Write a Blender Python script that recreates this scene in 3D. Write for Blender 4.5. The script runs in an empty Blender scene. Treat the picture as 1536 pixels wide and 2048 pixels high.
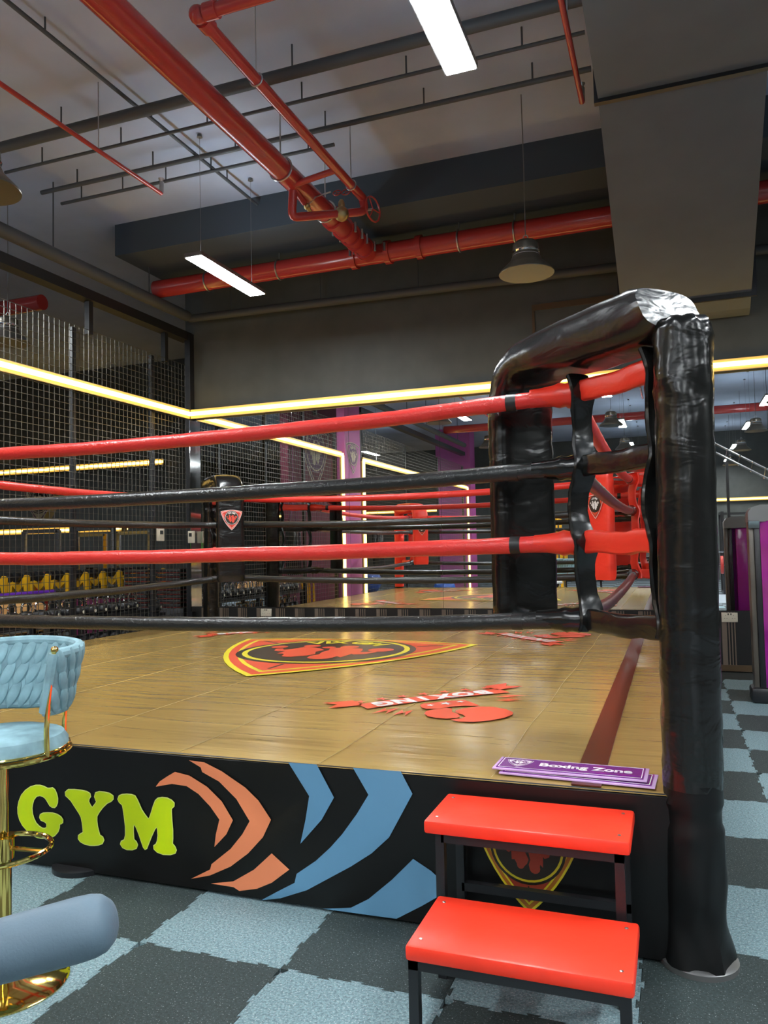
import bpy, bmesh, math, random
from mathutils import Vector, Matrix, noise
from mathutils.geometry import tessellate_polygon
C = bpy.context.scene
COL = C.collection
PI = math.pi
# ---------------------------------------------------------------- camera
cam_data = bpy.data.cameras.new('camera')
cam = bpy.data.objects.new('camera', cam_data); COL.objects.link(cam)
yaw, pitch, roll = math.radians(20.26), math.radians(2.64), math.radians(-1.19)
fwd = Vector((-math.sin(yaw)*math.cos(pitch), math.cos(yaw)*math.cos(pitch), math.sin(pitch)))
r0 = Vector((math.cos(yaw), math.sin(yaw), 0)); u0 = r0.cross(fwd)
rt = r0*math.cos(roll)+u0*math.sin(roll); up = -r0*math.sin(roll)+u0*math.cos(roll)
cam.matrix_world = Matrix(((rt.x, up.x, -fwd.x, 0), (rt.y, up.y, -fwd.y, 0), (rt.z, up.z, -fwd.z, 1.45), (0, 0, 0, 1)))
cam_data.sensor_fit = 'HORIZONTAL'; cam_data.sensor_width = 36.0
cam_data.lens = 36.0*1556/1536; cam_data.clip_start = 0.02; cam_data.clip_end = 200
C.camera = cam
# ---------------------------------------------------------------- world, exposure
w = bpy.data.worlds.new('world'); C.world = w; w.use_nodes = True
bg = w.node_tree.nodes['Background']; bg.inputs[0].default_value = (.55, .6, .7, 1); bg.inputs[1].default_value = .15
C.view_settings.view_transform = 'Standard'; C.view_settings.look = 'None'
C.view_settings.gamma = 1.0; C.view_settings.use_curve_mapping = False
C.view_settings.exposure = 0.90
C.cycles.use_denoising = True
C.cycles.max_bounces = 10; C.cycles.diffuse_bounces = 4; C.cycles.glossy_bounces = 6
C.cycles.sample_clamp_indirect = 6.0
PANEL_POWER = 78.0      # ceiling tubes
UPLIGHT_POWER = 12.0      # glow added on top of the hanging panels to brighten the ceiling
LED_POWER = 4.2         # yellow strips
# ---------------------------------------------------------------- materials
MATS = {}
def mat(name, col, rough=.5, metal=0., bump=None, emit=None, spec=.5, coat=0., var=0., varscale=20., speck=None, alpha=1.):
    if name in MATS: return MATS[name]
    m = bpy.data.materials.new(name); m.use_nodes = True
    nt = m.node_tree; b = nt.nodes['Principled BSDF']
    b.inputs['Base Color'].default_value = (*col, 1); b.inputs['Roughness'].default_value = rough
    b.inputs['Metallic'].default_value = metal; b.inputs['Specular IOR Level'].default_value = spec
    b.inputs['Coat Weight'].default_value = coat; b.inputs['Coat Roughness'].default_value = .15
    m.diffuse_color = (*col, 1)
    tc = None
    if bump or var or speck:
        tc = nt.nodes.new('ShaderNodeTexCoord')
    if var:
        n = nt.nodes.new('ShaderNodeTexNoise'); n.inputs['Scale'].default_value = varscale; n.inputs['Detail'].default_value = 4
        nt.links.new(tc.outputs['Object'], n.inputs['Vector'])
        r = nt.nodes.new('ShaderNodeMapRange'); r.inputs[1].default_value = .3; r.inputs[2].default_value = .7
        r.inputs[3].default_value = 1-var; r.inputs[4].default_value = 1+var
        mx = nt.nodes.new('ShaderNodeVectorMath'); mx.operation = 'SCALE'; mx.inputs[0].default_value = col
        nt.links.new(n.outputs[0], r.inputs[0]); nt.links.new(r.outputs[0], mx.inputs['Scale']); nt.links.new(mx.outputs[0], b.inputs['Base Color'])
    if speck:      # (light colour, scale, threshold)
        n = nt.nodes.new('ShaderNodeTexNoise'); n.inputs['Scale'].default_value = speck[1]; n.inputs['Detail'].default_value = 1
        nt.links.new(tc.outputs['Object'], n.inputs['Vector'])
        r = nt.nodes.new('ShaderNodeMapRange'); r.inputs[1].default_value = speck[2]; r.inputs[2].default_value = speck[2]+.08
        nt.links.new(n.outputs[0], r.inputs[0])
        n2 = nt.nodes.new('ShaderNodeTexNoise'); n2.inputs['Scale'].default_value = speck[1]*.6; n2.inputs['Detail'].default_value = 3
        nt.links.new(tc.outputs['Object'], n2.inputs['Vector'])
        r2 = nt.nodes.new('ShaderNodeMapRange'); r2.inputs[1].default_value = .3; r2.inputs[2].default_value = .7; r2.inputs[3].default_value = .6; r2.inputs[4].default_value = 1.4
        nt.links.new(n2.outputs[0], r2.inputs[0])
        sc_ = nt.nodes.new('ShaderNodeVectorMath'); sc_.operation = 'SCALE'; sc_.inputs[0].default_value = col
        nt.links.new(r2.outputs[0], sc_.inputs['Scale'])
        mx = nt.nodes.new('ShaderNodeMix'); mx.data_type = 'RGBA'
        nt.links.new(r.outputs[0], mx.inputs[0]); nt.links.new(sc_.outputs[0], mx.inputs[6]); mx.inputs[7].default_value = (*speck[0], 1)
        nt.links.new(mx.outputs[2], b.inputs['Base Color'])
    if bump:       # (strength, scale vector, distance, detail)
        mp = nt.nodes.new('ShaderNodeMapping'); mp.inputs['Scale'].default_value = bump[1]
        if len(bump) > 4: mp.inputs['Rotation'].default_value = bump[4]
        n = nt.nodes.new('ShaderNodeTexNoise'); n.inputs['Scale'].default_value = 1; n.inputs['Detail'].default_value = bump[3]
        n.inputs['Distortion'].default_value = .6
        bp = nt.nodes.new('ShaderNodeBump'); bp.inputs['Strength'].default_value = bump[0]; bp.inputs['Distance'].default_value = bump[2]
        nt.links.new(tc.outputs['Object'], mp.inputs[0]); nt.links.new(mp.outputs[0], n.inputs['Vector'])
        nt.links.new(n.outputs[0], bp.inputs['Height']); nt.links.new(bp.outputs[0], b.inputs['Normal'])
        if coat: nt.links.new(bp.outputs[0], b.inputs['Coat Normal'])
    if emit:
        b.inputs['Emission Color'].default_value = (*emit[0], 1); b.inputs['Emission Strength'].default_value = emit[1]
    MATS[name] = m
    return m
VINYL = mat('black_vinyl', (.008, .008, .0075), .22, bump=(.35, (5, 5, 9), .02, 3))
VINYL_S = mat('black_vinyl_skirt', (.004, .004, .0042), .42, bump=(.25, (3, 3, 5), .02, 2), spec=.35)
ROPE_B = mat('black_rope_sleeve', (.016, .017, .017), .3, bump=(.5, (60, 60, 60), .006, 2))
RED_V = mat('red_vinyl', (.82, .040, .020), .33, bump=(.3, (8, 8, 14), .015, 3))
ROPE_R = mat('red_rope_sleeve', (.72, .035, .028), .33, bump=(.5, (50, 50, 60), .006, 2))
CANVAS = mat('brown_canvas', (.34, .225, .070), .21, bump=(.5, (1.1, 8, 4), .016, 4), spec=.6)
SEAM = mat('seam_thread', (.46, .33, .13), .5)
DARKRED = mat('dark_red_reflection', (.085, .022, .010), .3)  # colour of a red reflection, painted on the canvas
BLACK = mat('black_paint', (.012, .012, .012), .45)
BLACKM = mat('black_metal', (.012, .012, .014), .35)
BLACKW = mat('black_wall', (.074, .080, .076), .6, var=.12, varscale=3)
CEIL = mat('dark_ceiling', (.38, .42, .52), .8, var=.1, varscale=1.2)
CEIL2 = mat('ceiling_pipe_black', (.06, .065, .07), .6)
DUCT = mat('duct_black', (.11, .125, .14), .65, var=.08, varscale=2)
PIPE = mat('red_pipe_paint', (.42, .035, .03), .25, coat=.3)
STEEL = mat('steel', (.55, .55, .55), .3, 1.)
BRASS = mat('brass', (.45, .36, .18), .35, 1.)
GOLD = mat('gold_chrome', (.85, .62, .18), .08, 1.)
CHROME = mat('chrome', (.8, .8, .8), .08, 1.)
MIRROR = mat('mirror_glass', (.86, .88, .87), .0, 1.)
LIME = mat('lime_print', (.60, .78, .0), .4)
LIMEE = mat('lime_outline', (.75, .85, .25), .4)
SALMON = mat('salmon_print', (.90, .27, .12), .4)
BLUEP = mat('steel_blue_print', (.12, .29, .46), .4)
ORANGE = mat('orange_red_print', (.75, .085, .035), .35)
YEL = mat('yellow_print', (.80, .68, .03), .35)
WHITE = mat('white_print', (.75, .72, .70), .4)
DKPRINT = mat('dark_print', (.03, .022, .015), .35)
REDSTEP = mat('red_step_board', (.93, .042, .016), .38, bump=(.15, (9, 9, 9), .01, 2))
PURPLE = mat('purple_acrylic', (.30, .016, .25), .15, coat=.4)
PURPLEP = mat('purple_paint', (.36, .07, .24), .5)
MAROON = mat('maroon_paint', (.12, .014, .035), .6)
PSIGN = mat('purple_sign', (.17, .018, .24), .2, coat=.4)
PSIGNL = mat('lilac_edge', (.62, .38, .68), .25)
TILE_L = mat('light_rubber', (.165, .255, .28), .75, speck=((.42, .47, .5), 170, .60), bump=(.3, (220, 220, 220), .002, 1))
TILE_D = mat('dark_rubber', (.027, .042, .042), .7, speck=((.30, .33, .33), 170, .66), bump=(.3, (220, 220, 220), .002, 1))
VELVET = mat('blue_grey_velvet', (.215, .355, .40), .8, var=.25, varscale=14)
FOAM = mat('grey_foam', (.11, .165, .215), .55, bump=(.25, (160, 160, 160), .002, 2))
TAN = mat('tan_board', (.80, .45, .16), .6)
YELM = mat('yellow_steel', (.75, .40, .01), .35)
STRIPE = mat('taupe_stripe', (.16, .12, .09), .5)
BASEB = mat('brown_skirting', (.09, .055, .025), .5)
WPLAST = mat('white_plastic', (.62, .56, .44), .35)
GREYM = mat('grey_metal', (.20, .20, .20), .35, .6)
TAUPEM = mat('taupe_frame', (.10, .085, .07), .35, .3)
LAMPM = mat('lamp_metal', (.12, .11, .09), .35, .7)
LAMPI = mat('lamp_reflector', (.75, .78, .82), .3, .35)
BULB = mat('lamp_lens', (.7, .8, .9), .3, emit=((.75, .86, 1), 1.6))
PANEL = mat('tube_diffuser', (.9, .9, .9), .5, emit=((.92, .98, 1.), PANEL_POWER))
UPLIGHT = mat('added_uplight', (.9, .9, .9), .5, emit=((.72, .88, 1.), UPLIGHT_POWER))
LED = mat('led_tape', (1, .8, .3), .5, emit=((1, .66, .17), LED_POWER))
LEDH = mat('led_channel', (.55, .42, .18), .4)
BLUEB = mat('blue_ball', (.02, .08, .35), .3)
WIRE = mat('mesh_wire', (.13, .12, .10), .35, .7)
GREEND = mat('green_print', (.06, .22, .03), .4)
# ---------------------------------------------------------------- geometry helper
class Geo:
    def __init__(s): s.v = []; s.f = []; s.m = []
    def add(s, vs, fs, mi=0):
        k = len(s.v); s.v += [tuple(p) for p in vs]; s.f += [tuple(i+k for i in f) for f in fs]; s.m += [mi]*len(fs); return s
    def box(s, c, size, rot=None, mi=0, bev=0., seg=2):
        if bev:
            bm = bmesh.new(); bmesh.ops.create_cube(bm, size=1)
            for v in bm.verts: v.co = Vector((v.co.x*size[0], v.co.y*size[1], v.co.z*size[2]))
            bmesh.ops.bevel(bm, geom=bm.edges[:], offset=bev, segments=seg, affect='EDGES', profile=.5)
            vs = [v.co.copy() for v in bm.verts]; bm.verts.index_update(); fs = [[v.index for v in f.verts] for f in bm.faces]; bm.free()
        else:
            x, y, z = size[0]/2, size[1]/2, size[2]/2
            vs = [Vector(p) for p in ((-x,-y,-z),(x,-y,-z),(x,y,-z),(-x,y,-z),(-x,-y,z),(x,-y,z),(x,y,z),(-x,y,z))]
            fs = [(3,2,1,0),(4,5,6,7),(0,1,5,4),(1,2,6,5),(2,3,7,6),(3,0,4,7)]
        if rot is not None:
            M = rot if isinstance(rot, Matrix) else Matrix.Rotation(rot, 3, 'Z'); vs = [M @ v for v in vs]
        c = Vector(c); return s.add([v+c for v in vs], fs, mi)
    def bb(s, a, b, mi=0, bev=0.):
        a, b = Vector(a), Vector(b); return s.box((a+b)/2, [abs(b[i]-a[i]) for i in range(3)], None, mi, bev)
    def tube(s, pts, r, n=10, mi=0, closed=False, cap=True):
        pts = [Vector(p) for p in pts]; N = len(pts); R = r if isinstance(r, (list, tuple)) else [r]*N
        t0 = (pts[1]-pts[0]).normalized(); ref = Vector((0, 0, 1)) if abs(t0.z) < .9 else Vector((1, 0, 0))
        vs = []; nrm = (ref - t0*ref.dot(t0)).normalized()
        for i, p in enumerate(pts):
            if closed: t = (pts[(i+1) % N]-pts[i-1]).normalized()
            else: t = (pts[min(i+1, N-1)]-pts[max(i-1, 0)]).normalized()
            nrm = (nrm - t*nrm.dot(t)).normalized(); b = t.cross(nrm)
            for k in range(n):
                a = 2*PI*k/n; vs.append(p+(nrm*math.cos(a)+b*math.sin(a))*R[i])
        fs = []
        for i in range(N if closed else N-1):
            for k in range(n):
                a, b_ = i*n+k, i*n+(k+1) % n; c_, d = ((i+1) % N)*n+(k+1) % n, ((i+1) % N)*n+k
                fs.append((a, b_, c_, d))
        if cap and not closed: fs += [tuple(range(n-1, -1, -1)), tuple(range((N-1)*n, N*n))]
        return s.add(vs, fs, mi)
    def lathe(s, prof, c=(0, 0, 0), n=24, mi=0, axis=None):
        vs = []; c = Vector(c)
        for r, z in prof:
            for k in range(n):
                a = 2*PI*k/n; v = Vector((r*math.cos(a), r*math.sin(a), z))
                if axis is not None: v = axis @ v
                vs.append(v+c)
        fs = []
        for i in range(len(prof)-1):
            for k in range(n): fs.append((i*n+k, i*n+(k+1) % n, (i+1)*n+(k+1) % n, (i+1)*n+k))
        if prof[0][0] > 1e-5: fs.append(tuple(range(n-1, -1, -1)))
        if prof[-1][0] > 1e-5: fs.append(tuple(range((len(prof)-1)*n, len(prof)*n)))
        return s.add(vs, fs, mi)
    def ball(s, c, r, n=12, mi=0, sc=(1, 1, 1)):
        vs = []; m = n//2+1
        for i in range(m+1):
            th = PI*i/m
            for k in range(n):
                a = 2*PI*k/n; vs.append(Vector(c)+Vector((r*sc[0]*math.sin(th)*math.cos(a), r*sc[1]*math.sin(th)*math.sin(a), -r*sc[2]*math.cos(th))))
        fs = [(i*n+k, i*n+(k+1) % n, (i+1)*n+(k+1) % n, (i+1)*n+k) for i in range(m) for k in range(n)]
        return s.add(vs, fs, mi)
    def poly(s, pts, mi=0, thick=0., M=None):
        """flat polygon in xy (z up) with M mapping to place"""
        p3 = [Vector((p[0], p[1], p[2] if len(p) > 2 else 0)) for p in pts]
        ar = sum(p3[i].x*p3[(i+1) % len(p3)].y-p3[(i+1) % len(p3)].x*p3[i].y for i in range(len(p3)))
        if ar < 0: p3.reverse()
        tris = tessellate_polygon([p3]); fs = []
        for t in tris:
            a, b, c = (p3[i] for i in t)
            fs.append(t if (b-a).cross(c-a).z > 0 else t[::-1])
        vs = p3
        if thick:
            k = len(p3); vs = p3+[p-Vector((0, 0, thick)) for p in p3]
            fs = fs+[tuple(i+k for i in f)[::-1] for f in fs]+[(i, i+k, (i+1) % k+k, (i+1) % k) for i in range(k)]
        if M is not None: vs = [M @ v for v in vs]
        return s.add(vs, fs, mi)
    def xf(s, M, start=0):
        s.v = s.v[:start]+[tuple(M @ Vector(p)) for p in s.v[start:]]; return s
    def build(s, name, mats, parent=None, smooth=35, world=False):
        me = bpy.data.meshes.new(name)
        vs = s.v
        if world and parent is not None:
            L = parent.location
            q = parent
            while q.parent is not None: q = q.parent; L = L+q.location
            vs = [(a-L.x, b-L.y, c-L.z) for a, b, c in vs]
        me.from_pydata(vs, [], s.f); me.update()
        if not isinstance(mats, (list, tuple)): mats = [mats]
        for m in mats: me.materials.append(m)
        me.polygons.foreach_set('material_index', s.m)
        if smooth:
            me.polygons.foreach_set('use_smooth', [True]*len(s.f)); me.set_sharp_from_angle(angle=math.radians(smooth))
        o = bpy.data.objects.new(name, me); COL.objects.link(o)
        if parent is not None: o.parent = parent
        return o
def tag(o, label=None, cat=None, group=None, kind=None):
    if label: o['label'] = label
    if cat: o['category'] = cat
    if group: o['group'] = group
    if kind: o['kind'] = kind
    return o
def thing(name, label, cat, loc=(0, 0, 0), rz=0., group=None):
    o = bpy.data.objects.new(name, None); COL.objects.link(o); o.location = loc; o.rotation_euler = (0, 0, rz)
    o.empty_display_size = .1
    return tag(o, label, cat, group)
KIDS = {}
def dup(root, loc, rz=0., label=None, group=None):
    r = root.copy(); COL.objects.link(r); r.location = loc; r.rotation_euler = (0, 0, rz)
    if label: r['label'] = label
    if group: r['group'] = group
    for ch in list(root.children):
        c = ch.copy(); COL.objects.link(c); c.parent = r
        for g in list(ch.children):
            d = g.copy(); COL.objects.link(d); d.parent = c
    return r
def inst(o, name, loc, rot=(0, 0, 0), parent=None):
    c = o.copy(); c.name = name; COL.objects.link(c); c.location = loc; c.rotation_euler = rot; c.parent = parent; return c
def text_geo(txt, size, bold=0., sx=1.):
    cu = bpy.data.curves.new('t', 'FONT'); cu.body = txt; cu.size = size; cu.offset = bold; cu.align_x = 'CENTER'; cu.align_y = 'CENTER'; cu.resolution_u = 3
    o = bpy.data.objects.new('t', cu); COL.objects.link(o)
    bpy.context.view_layer.update()
    me = bpy.data.meshes.new_from_object(o.evaluated_get(bpy.context.evaluated_depsgraph_get()))
    vs = [(v.co.x*sx, v.co.y, 0) for v in me.vertices]; fs = [tuple(p.vertices) for p in me.polygons]
    ff = []
    for f in fs:
        a, b, c = (Vector(vs[i]) for i in f[:3]); ff.append(f if (b-a).cross(c-a).z >= 0 else f[::-1])
    bpy.data.objects.remove(o); bpy.data.curves.remove(cu); bpy.data.meshes.remove(me)
    return vs, ff
def arc(c, r, a0, a1, n):
    return [(c[0]+r*math.cos(math.radians(a0+(a1-a0)*i/n)), c[1]+r*math.sin(math.radians(a0+(a1-a0)*i/n))) for i in range(n+1)]
def frame(origin, xdir, ydir):
    x = Vector(xdir).normalized(); y = Vector(ydir).normalized(); z = x.cross(y)
    return Matrix(((x.x, y.x, z.x, origin[0]), (x.y, y.y, z.y, origin[1]), (x.z, y.z, z.z, origin[2]), (0, 0, 0, 1)))
# ================================================================= SETTING
XL, XR, YB, YF, CZ = -6.5, 9.0, 9.54, -13.0, 5.62
def struct(o, label=None): o['kind'] = 'structure'; return o
g = Geo().bb((-20, YF-.2, -.16), (XR+.2, 14.3, -.013))
FLOORM = bpy.data.materials.new('rubber_floor'); FLOORM.use_nodes = True
nt = FLOORM.node_tree; b = nt.nodes['Principled BSDF']; b.inputs['Roughness'].default_value = .75
tc = nt.nodes.new('ShaderNodeTexCoord'); mp = nt.nodes.new('ShaderNodeMapping'); mp.inputs['Location'].default_value = (-.443, -3.05, .5); ck = nt.nodes.new('ShaderNodeTexChecker')
ck.inputs['Scale'].default_value = 1/.59; ck.inputs['Color1'].default_value = (.17, .205, .235, 1); ck.inputs['Color2'].default_value = (.032, .038, .038, 1)
nt.links.new(tc.outputs['Object'], mp.inputs[0]); nt.links.new(mp.outputs[0], ck.inputs['Vector']); nt.links.new(ck.outputs[0], b.inputs['Base Color'])
floor = struct(g.build('floor', FLOORM))
# interlocking rubber tiles
TP = .59; TX0, TY0 = .443, 3.05
def edge(n=5, d=.011):
    p = [(0, 0)]; q = TP/n
    for k in range(n):
        a = k*q
        p += [(a+q*.28, 0), (a+q*.20, d), (a+q*.62, d), (a+q*.54, 0)] if k % 2 == 0 else [(a+q*.28, 0), (a+q*.20, -d), (a+q*.62, -d), (a+q*.54, 0)]
    return p
E1 = edge()
low = E1[:]; right = [(TP+y, x) for x, y in E1]; top = [(x, TP+y) for x, y in reversed(E1+[(TP, 0)])]; left = [(y, x) for x, y in reversed(E1[1:])]
outl = low+right+top[:-1]+left
outl = [((x-TP/2)*.9965+TP/2, (y-TP/2)*.9965+TP/2) for x, y in outl]
tile_mesh = {}
def tile_src(m):
    g = Geo().poly(outl, thick=.0128); o = g.build('rubber_tile', m, floor, smooth=0); return o
src = {0: None, 1: None}
for i in range(-8, 4):
    for j in range(-5, 11):
        x, y = TX0+i*TP, TY0+j*TP
        if -5.5 < x < -.7 and y > 3.0: continue
        if x < -4.2 or (x > 1.8 and y < 1): continue
        if y > 8.7 or (x < -.2 and y > 8): continue
        if j < -3 and (x < -2.6): continue
        k = (i+j) % 2            # parity: see below
        if src[k] is None:
            src[k] = tile_src(TILE_L if k == 1 else TILE_D); src[k].location = (x, y, 0)
        else: inst(src[k], 'rubber_tile', (x, y, 0), parent=floor)
# walls
wall_back = struct(Geo().bb((XL-.05, YB, 0), (XR, YB+.2, CZ)).build('wall_back', BLACKW))
struct(Geo().bb((-20, 14.1, 0), (XL-.05, 14.3, CZ)).build('wall_left_room', BLACKW))
struct(Geo().bb((XL-.05, YB+.2, 0), (XL+.1, 14.1, CZ)).build('wall_side', BLACKW))
struct(Geo().bb((-20.2, YF, 0), (-20, 14.3, CZ)).build('wall_left', BLACKW))
struct(Geo().bb((XR, YF, 0), (XR+.2, YB+.2, CZ)).build('wall_right', BLACKW))
struct(Geo().bb((-20, YF-.2, 0), (XR, YF, CZ)).build('wall_front', BLACKW))
ceiling = struct(Geo().bb((-20, YF-.2, CZ), (XR+.2, 14.3, CZ+.2)).build('ceiling', CEIL))
struct(Geo().bb((XL, 7.95, 5.22), (XR, YB, CZ), bev=0).build('trim_1', mat('dark_soffit', (.042, .055, .07), .8)))           # ceiling beam
struct(Geo().bb((-20, 1.4, 5.25), (XR, 1.9, CZ)).build('trim_2', DUCT))
struct(Geo().bb((XL-.1, 4.0, 4.50), (XL+.06, YB, 4.62)).build('trim_3', BLACK))
struct(Geo().bb((XL-.1, -6.4, 4.50), (XL+.06, 2.95, 4.62)).build('trim_4', BLACK))
for a in ((5.2,), (7.5,), (9.0,)):
    struct(Geo().bb((XL-.06, a[0]-.035, 4.10), (XL+.01, a[0]+.035, 4.52)).build('trim_6', BLACK))
# wall mirror sheets above the wainscot
xs = [-6.40, -5.26, -4.0, -2.74, -1.48, -.22, 1.04, 2.3, 3.56, 4.82]
for a, b_ in zip(xs, xs[1:]):
    Geo().bb((a+.002, YB-.012, .672), (b_-.002, YB, 3.37)).build('mirror_panel', MIRROR, wall_back)
wains = struct(Geo().bb((XL+.02, YB-.03, .07), (XR, YB, .667)).build('trim_7', BLACK))
struct(Geo().bb((XL+.02, YB-.04, 0), (XR, YB, .07)).build('baseboard_back', BASEB))
wide = thin = None
x = .512-.295*23
while x < 2.4:
    if x > XL+.1:
        if wide is None:
            wide = Geo().bb((-.026, -.006, .07), (.026, 0, .655)).build('wide_stripe', STRIPE, wains, smooth=0); wide.location = (x, YB-.03, 0)
            g = Geo()
            for q in (.048, .078, .108): g.bb((q-.006, -.005, .07), (q+.006, 0, .655))
            thin = g.build('thin_stripes', STRIPE, wains, smooth=0); thin.location = (x, YB-.03, 0)
        else:
            inst(wide, 'wide_stripe', (x, YB-.03, 0), parent=wains); inst(thin, 'thin_stripes', (x, YB-.03, 0), parent=wains)
    x += .295
# faint brown panel outline on the upper wall
g = Geo().bb((-1.52, YB-.02, 4.33), (-.55, YB, 4.40)).bb((-1.52, YB-.015, 3.5), (-1.49, YB, 4.33))
struct(g.build('trim_8', BASEB))
# left room far wall mirror and maroon column
mr = Geo().bb((-17.5, 14.08, .6), (-13.9, 14.1, 3.3)).bb((-13.86, 14.08, .6), (-10.2, 14.1, 3.3))
struct(mr.build('wall_mirror_far', MIRROR))
# ---------------------------------------------------------------- LED lines
def led_line(label, segs, loc, group=None):
    t = thing('led_strip_light', label, 'light strip', loc, 0, group)
    for a, b_, axis in segs:
        a, b_ = Vector(a), Vector(b_); d = (b_-a)
        def slab(w_, h, off, mname, mm):
            half = Vector((w_/2, w_/2, h/2))
            lo = Vector((min(a.x, b_.x), min(a.y, b_.y), min(a.z, b_.z))); hi = Vector((max(a.x, b_.x), max(a.y, b_.y), max(a.z, b_.z)))
            if abs(d.x) > .1: half.x = 0
            elif abs(d.y) > .1: half.y = 0
            else: half = Vector((w_/2, h/2, 0))
            Geo().bb(lo-half+off, hi+half+off).build(mname, mm, t, world=True)
        slab(.05, .05, Vector(axis)*.03, 'led_tape', LED)
        slab(.03, .13, Vector((0, 0, 0)), 'channel', LEDH)
    return t
led_line('yellow LED strip along the top of the back wall mirrors', [((-6.46, 9.46, 3.42), (4.9, 9.46, 3.42), (0, -1, 0))], (-2, 9.46, 3.35))
led_line('yellow LED strip across the wire mesh partition, meeting the mirror strip at the corner', [((-6.44, 4.12, 3.42), (-6.44, 9.44, 3.42), (1, 0, 0)), ((-6.44, 4.12, .02), (-6.44, 4.12, 3.40), (1, 0, 0))], (-6.44, 6, 0))
led_line('yellow LED strip framing the second mesh bay beyond the purple pillar', [((-6.44, -6.5, 3.42), (-6.44, 2.94, 3.42), (1, 0, 0)), ((-6.44, 2.94, .02), (-6.44, 2.94, 3.40), (1, 0, 0)), ((-6.44, -6.5, .02), (-6.44, -6.5, 3.40), (1, 0, 0))], (-6.44, -2, 0))
led_line('far yellow LED strip in the side room seen through the mesh', [((-17.5, 13.99, 3.40), (-10.2, 13.99, 3.40), (0, -1, 0))], (-13, 13.99, 3.35))
led_line('glowing yellow strip standing in for mirrored LED lines in the side room', [((-17.5, 13.99, 2.0), (-11.3, 13.99, 2.0), (0, -1, 0))], (-14, 13.99, 1.95))  # added glowing bar in place of LED lines reflected in the side room
led_line('yellow LED strip on the far wall behind, seen only in the mirror', [((1.4, -12.85, 3.0), (3.4, -12.85, 3.0), (0, 1, 0)), ((-17, -12.85, 3.0), (-8, -12.85, 3.0), (0, 1, 0))], (2.4, -12.85, 2.9))
# ---------------------------------------------------------------- mesh partitions
def partition(y0, y1, label, posts):
    t = thing('mesh_partition', label, 'partition', (XL, (y0+y1)/2, 0))
    g = Geo(); s = .078; r = .0028
    n = int((y1-y0)/s)
    for k in range(n+1):
        y = y0+(y1-y0)*k/n; g.bb((XL-r, y-r, .04), (XL+r, y+r, 4.14))
    n = int(4.1/s)
    for k in range(n+1):
        z = .04+4.1*k/n; g.bb((XL+r, y0, z-r), (XL+3*r, y1, z+r))
    o = g.build('wire_grid', WIRE, t, smooth=0, world=True); o['kind'] = 'stuff'
    for y in posts: Geo().bb((XL-.06, y-.03, 0), (XL-.01, y+.03, 4.12)).build('post', BLACKM, t, world=True)
    Geo().bb((XL-.05, y0, 0), (XL-.01, y1, .04)).build('bottom_rail', BLACKM, t, world=True)
partition(4.15, 9.44, 'black wire mesh partition with vertical posts, left of the ring', (4.27, 5.75, 7.235, 8.715))
partition(-6.45, 2.9, 'black wire mesh partition bay beyond the purple pillar', (-6.3, -3.3, -.3, 2.85))
t = thing('corner_column', 'slim black column with mirrored strip where mesh and mirror wall meet', 'column', (-6.45, 9.47, 0))
Geo().bb((-6.50, 9.44, 0), (-6.41, 9.54, 4.6)).build('column_body', BLACKM, t, world=True)
Geo().bb((-6.408, 9.40, .6), (-6.395, 9.53, 3.33)).build('mirror_strip', CHROME, t, world=True)
# ---------------------------------------------------------------- emblem
FIGS = [[(700,390),(715,372),(745,380),(770,395),(800,430),(790,470),(812,520),(800,550),(765,585),(735,575),(725,550),(712,528),(692,530),(690,470),(672,482),(650,470),(638,430),(655,420),(672,448),(690,430)],
        [(800,385),(830,366),(870,372),(905,378),(920,420),(925,450),(945,440),(960,425),(975,440),(955,490),(925,502),(915,490),(912,565),(893,546),(885,590),(850,610),(820,590),(812,555),(824,520),(812,470),(815,430)]]
CIR = [(628,390,27),(722,350,28),(755,562,27),(970,395,40),(850,350,30),(855,575,38),(790,372,22)]
def shield(k, n=9, cy=-.02):
    P = [(-1, .58), (1, .58), (0, -1.15)]; out = []
    for i in range(3):
        a, b_ = Vector(P[i]), Vector(P[(i+1) % 3]); m = (b_-a); nn = Vector((-m.y, m.x)).normalized(); bul = .15*m.length/2 if i == 0 else .17*m.length/2
        for q in range(n):
            s_ = q/n; out.append(tuple(((a+m*s_)+nn*bul*(1-(2*s_-1)**2))*k))
    return out
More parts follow.
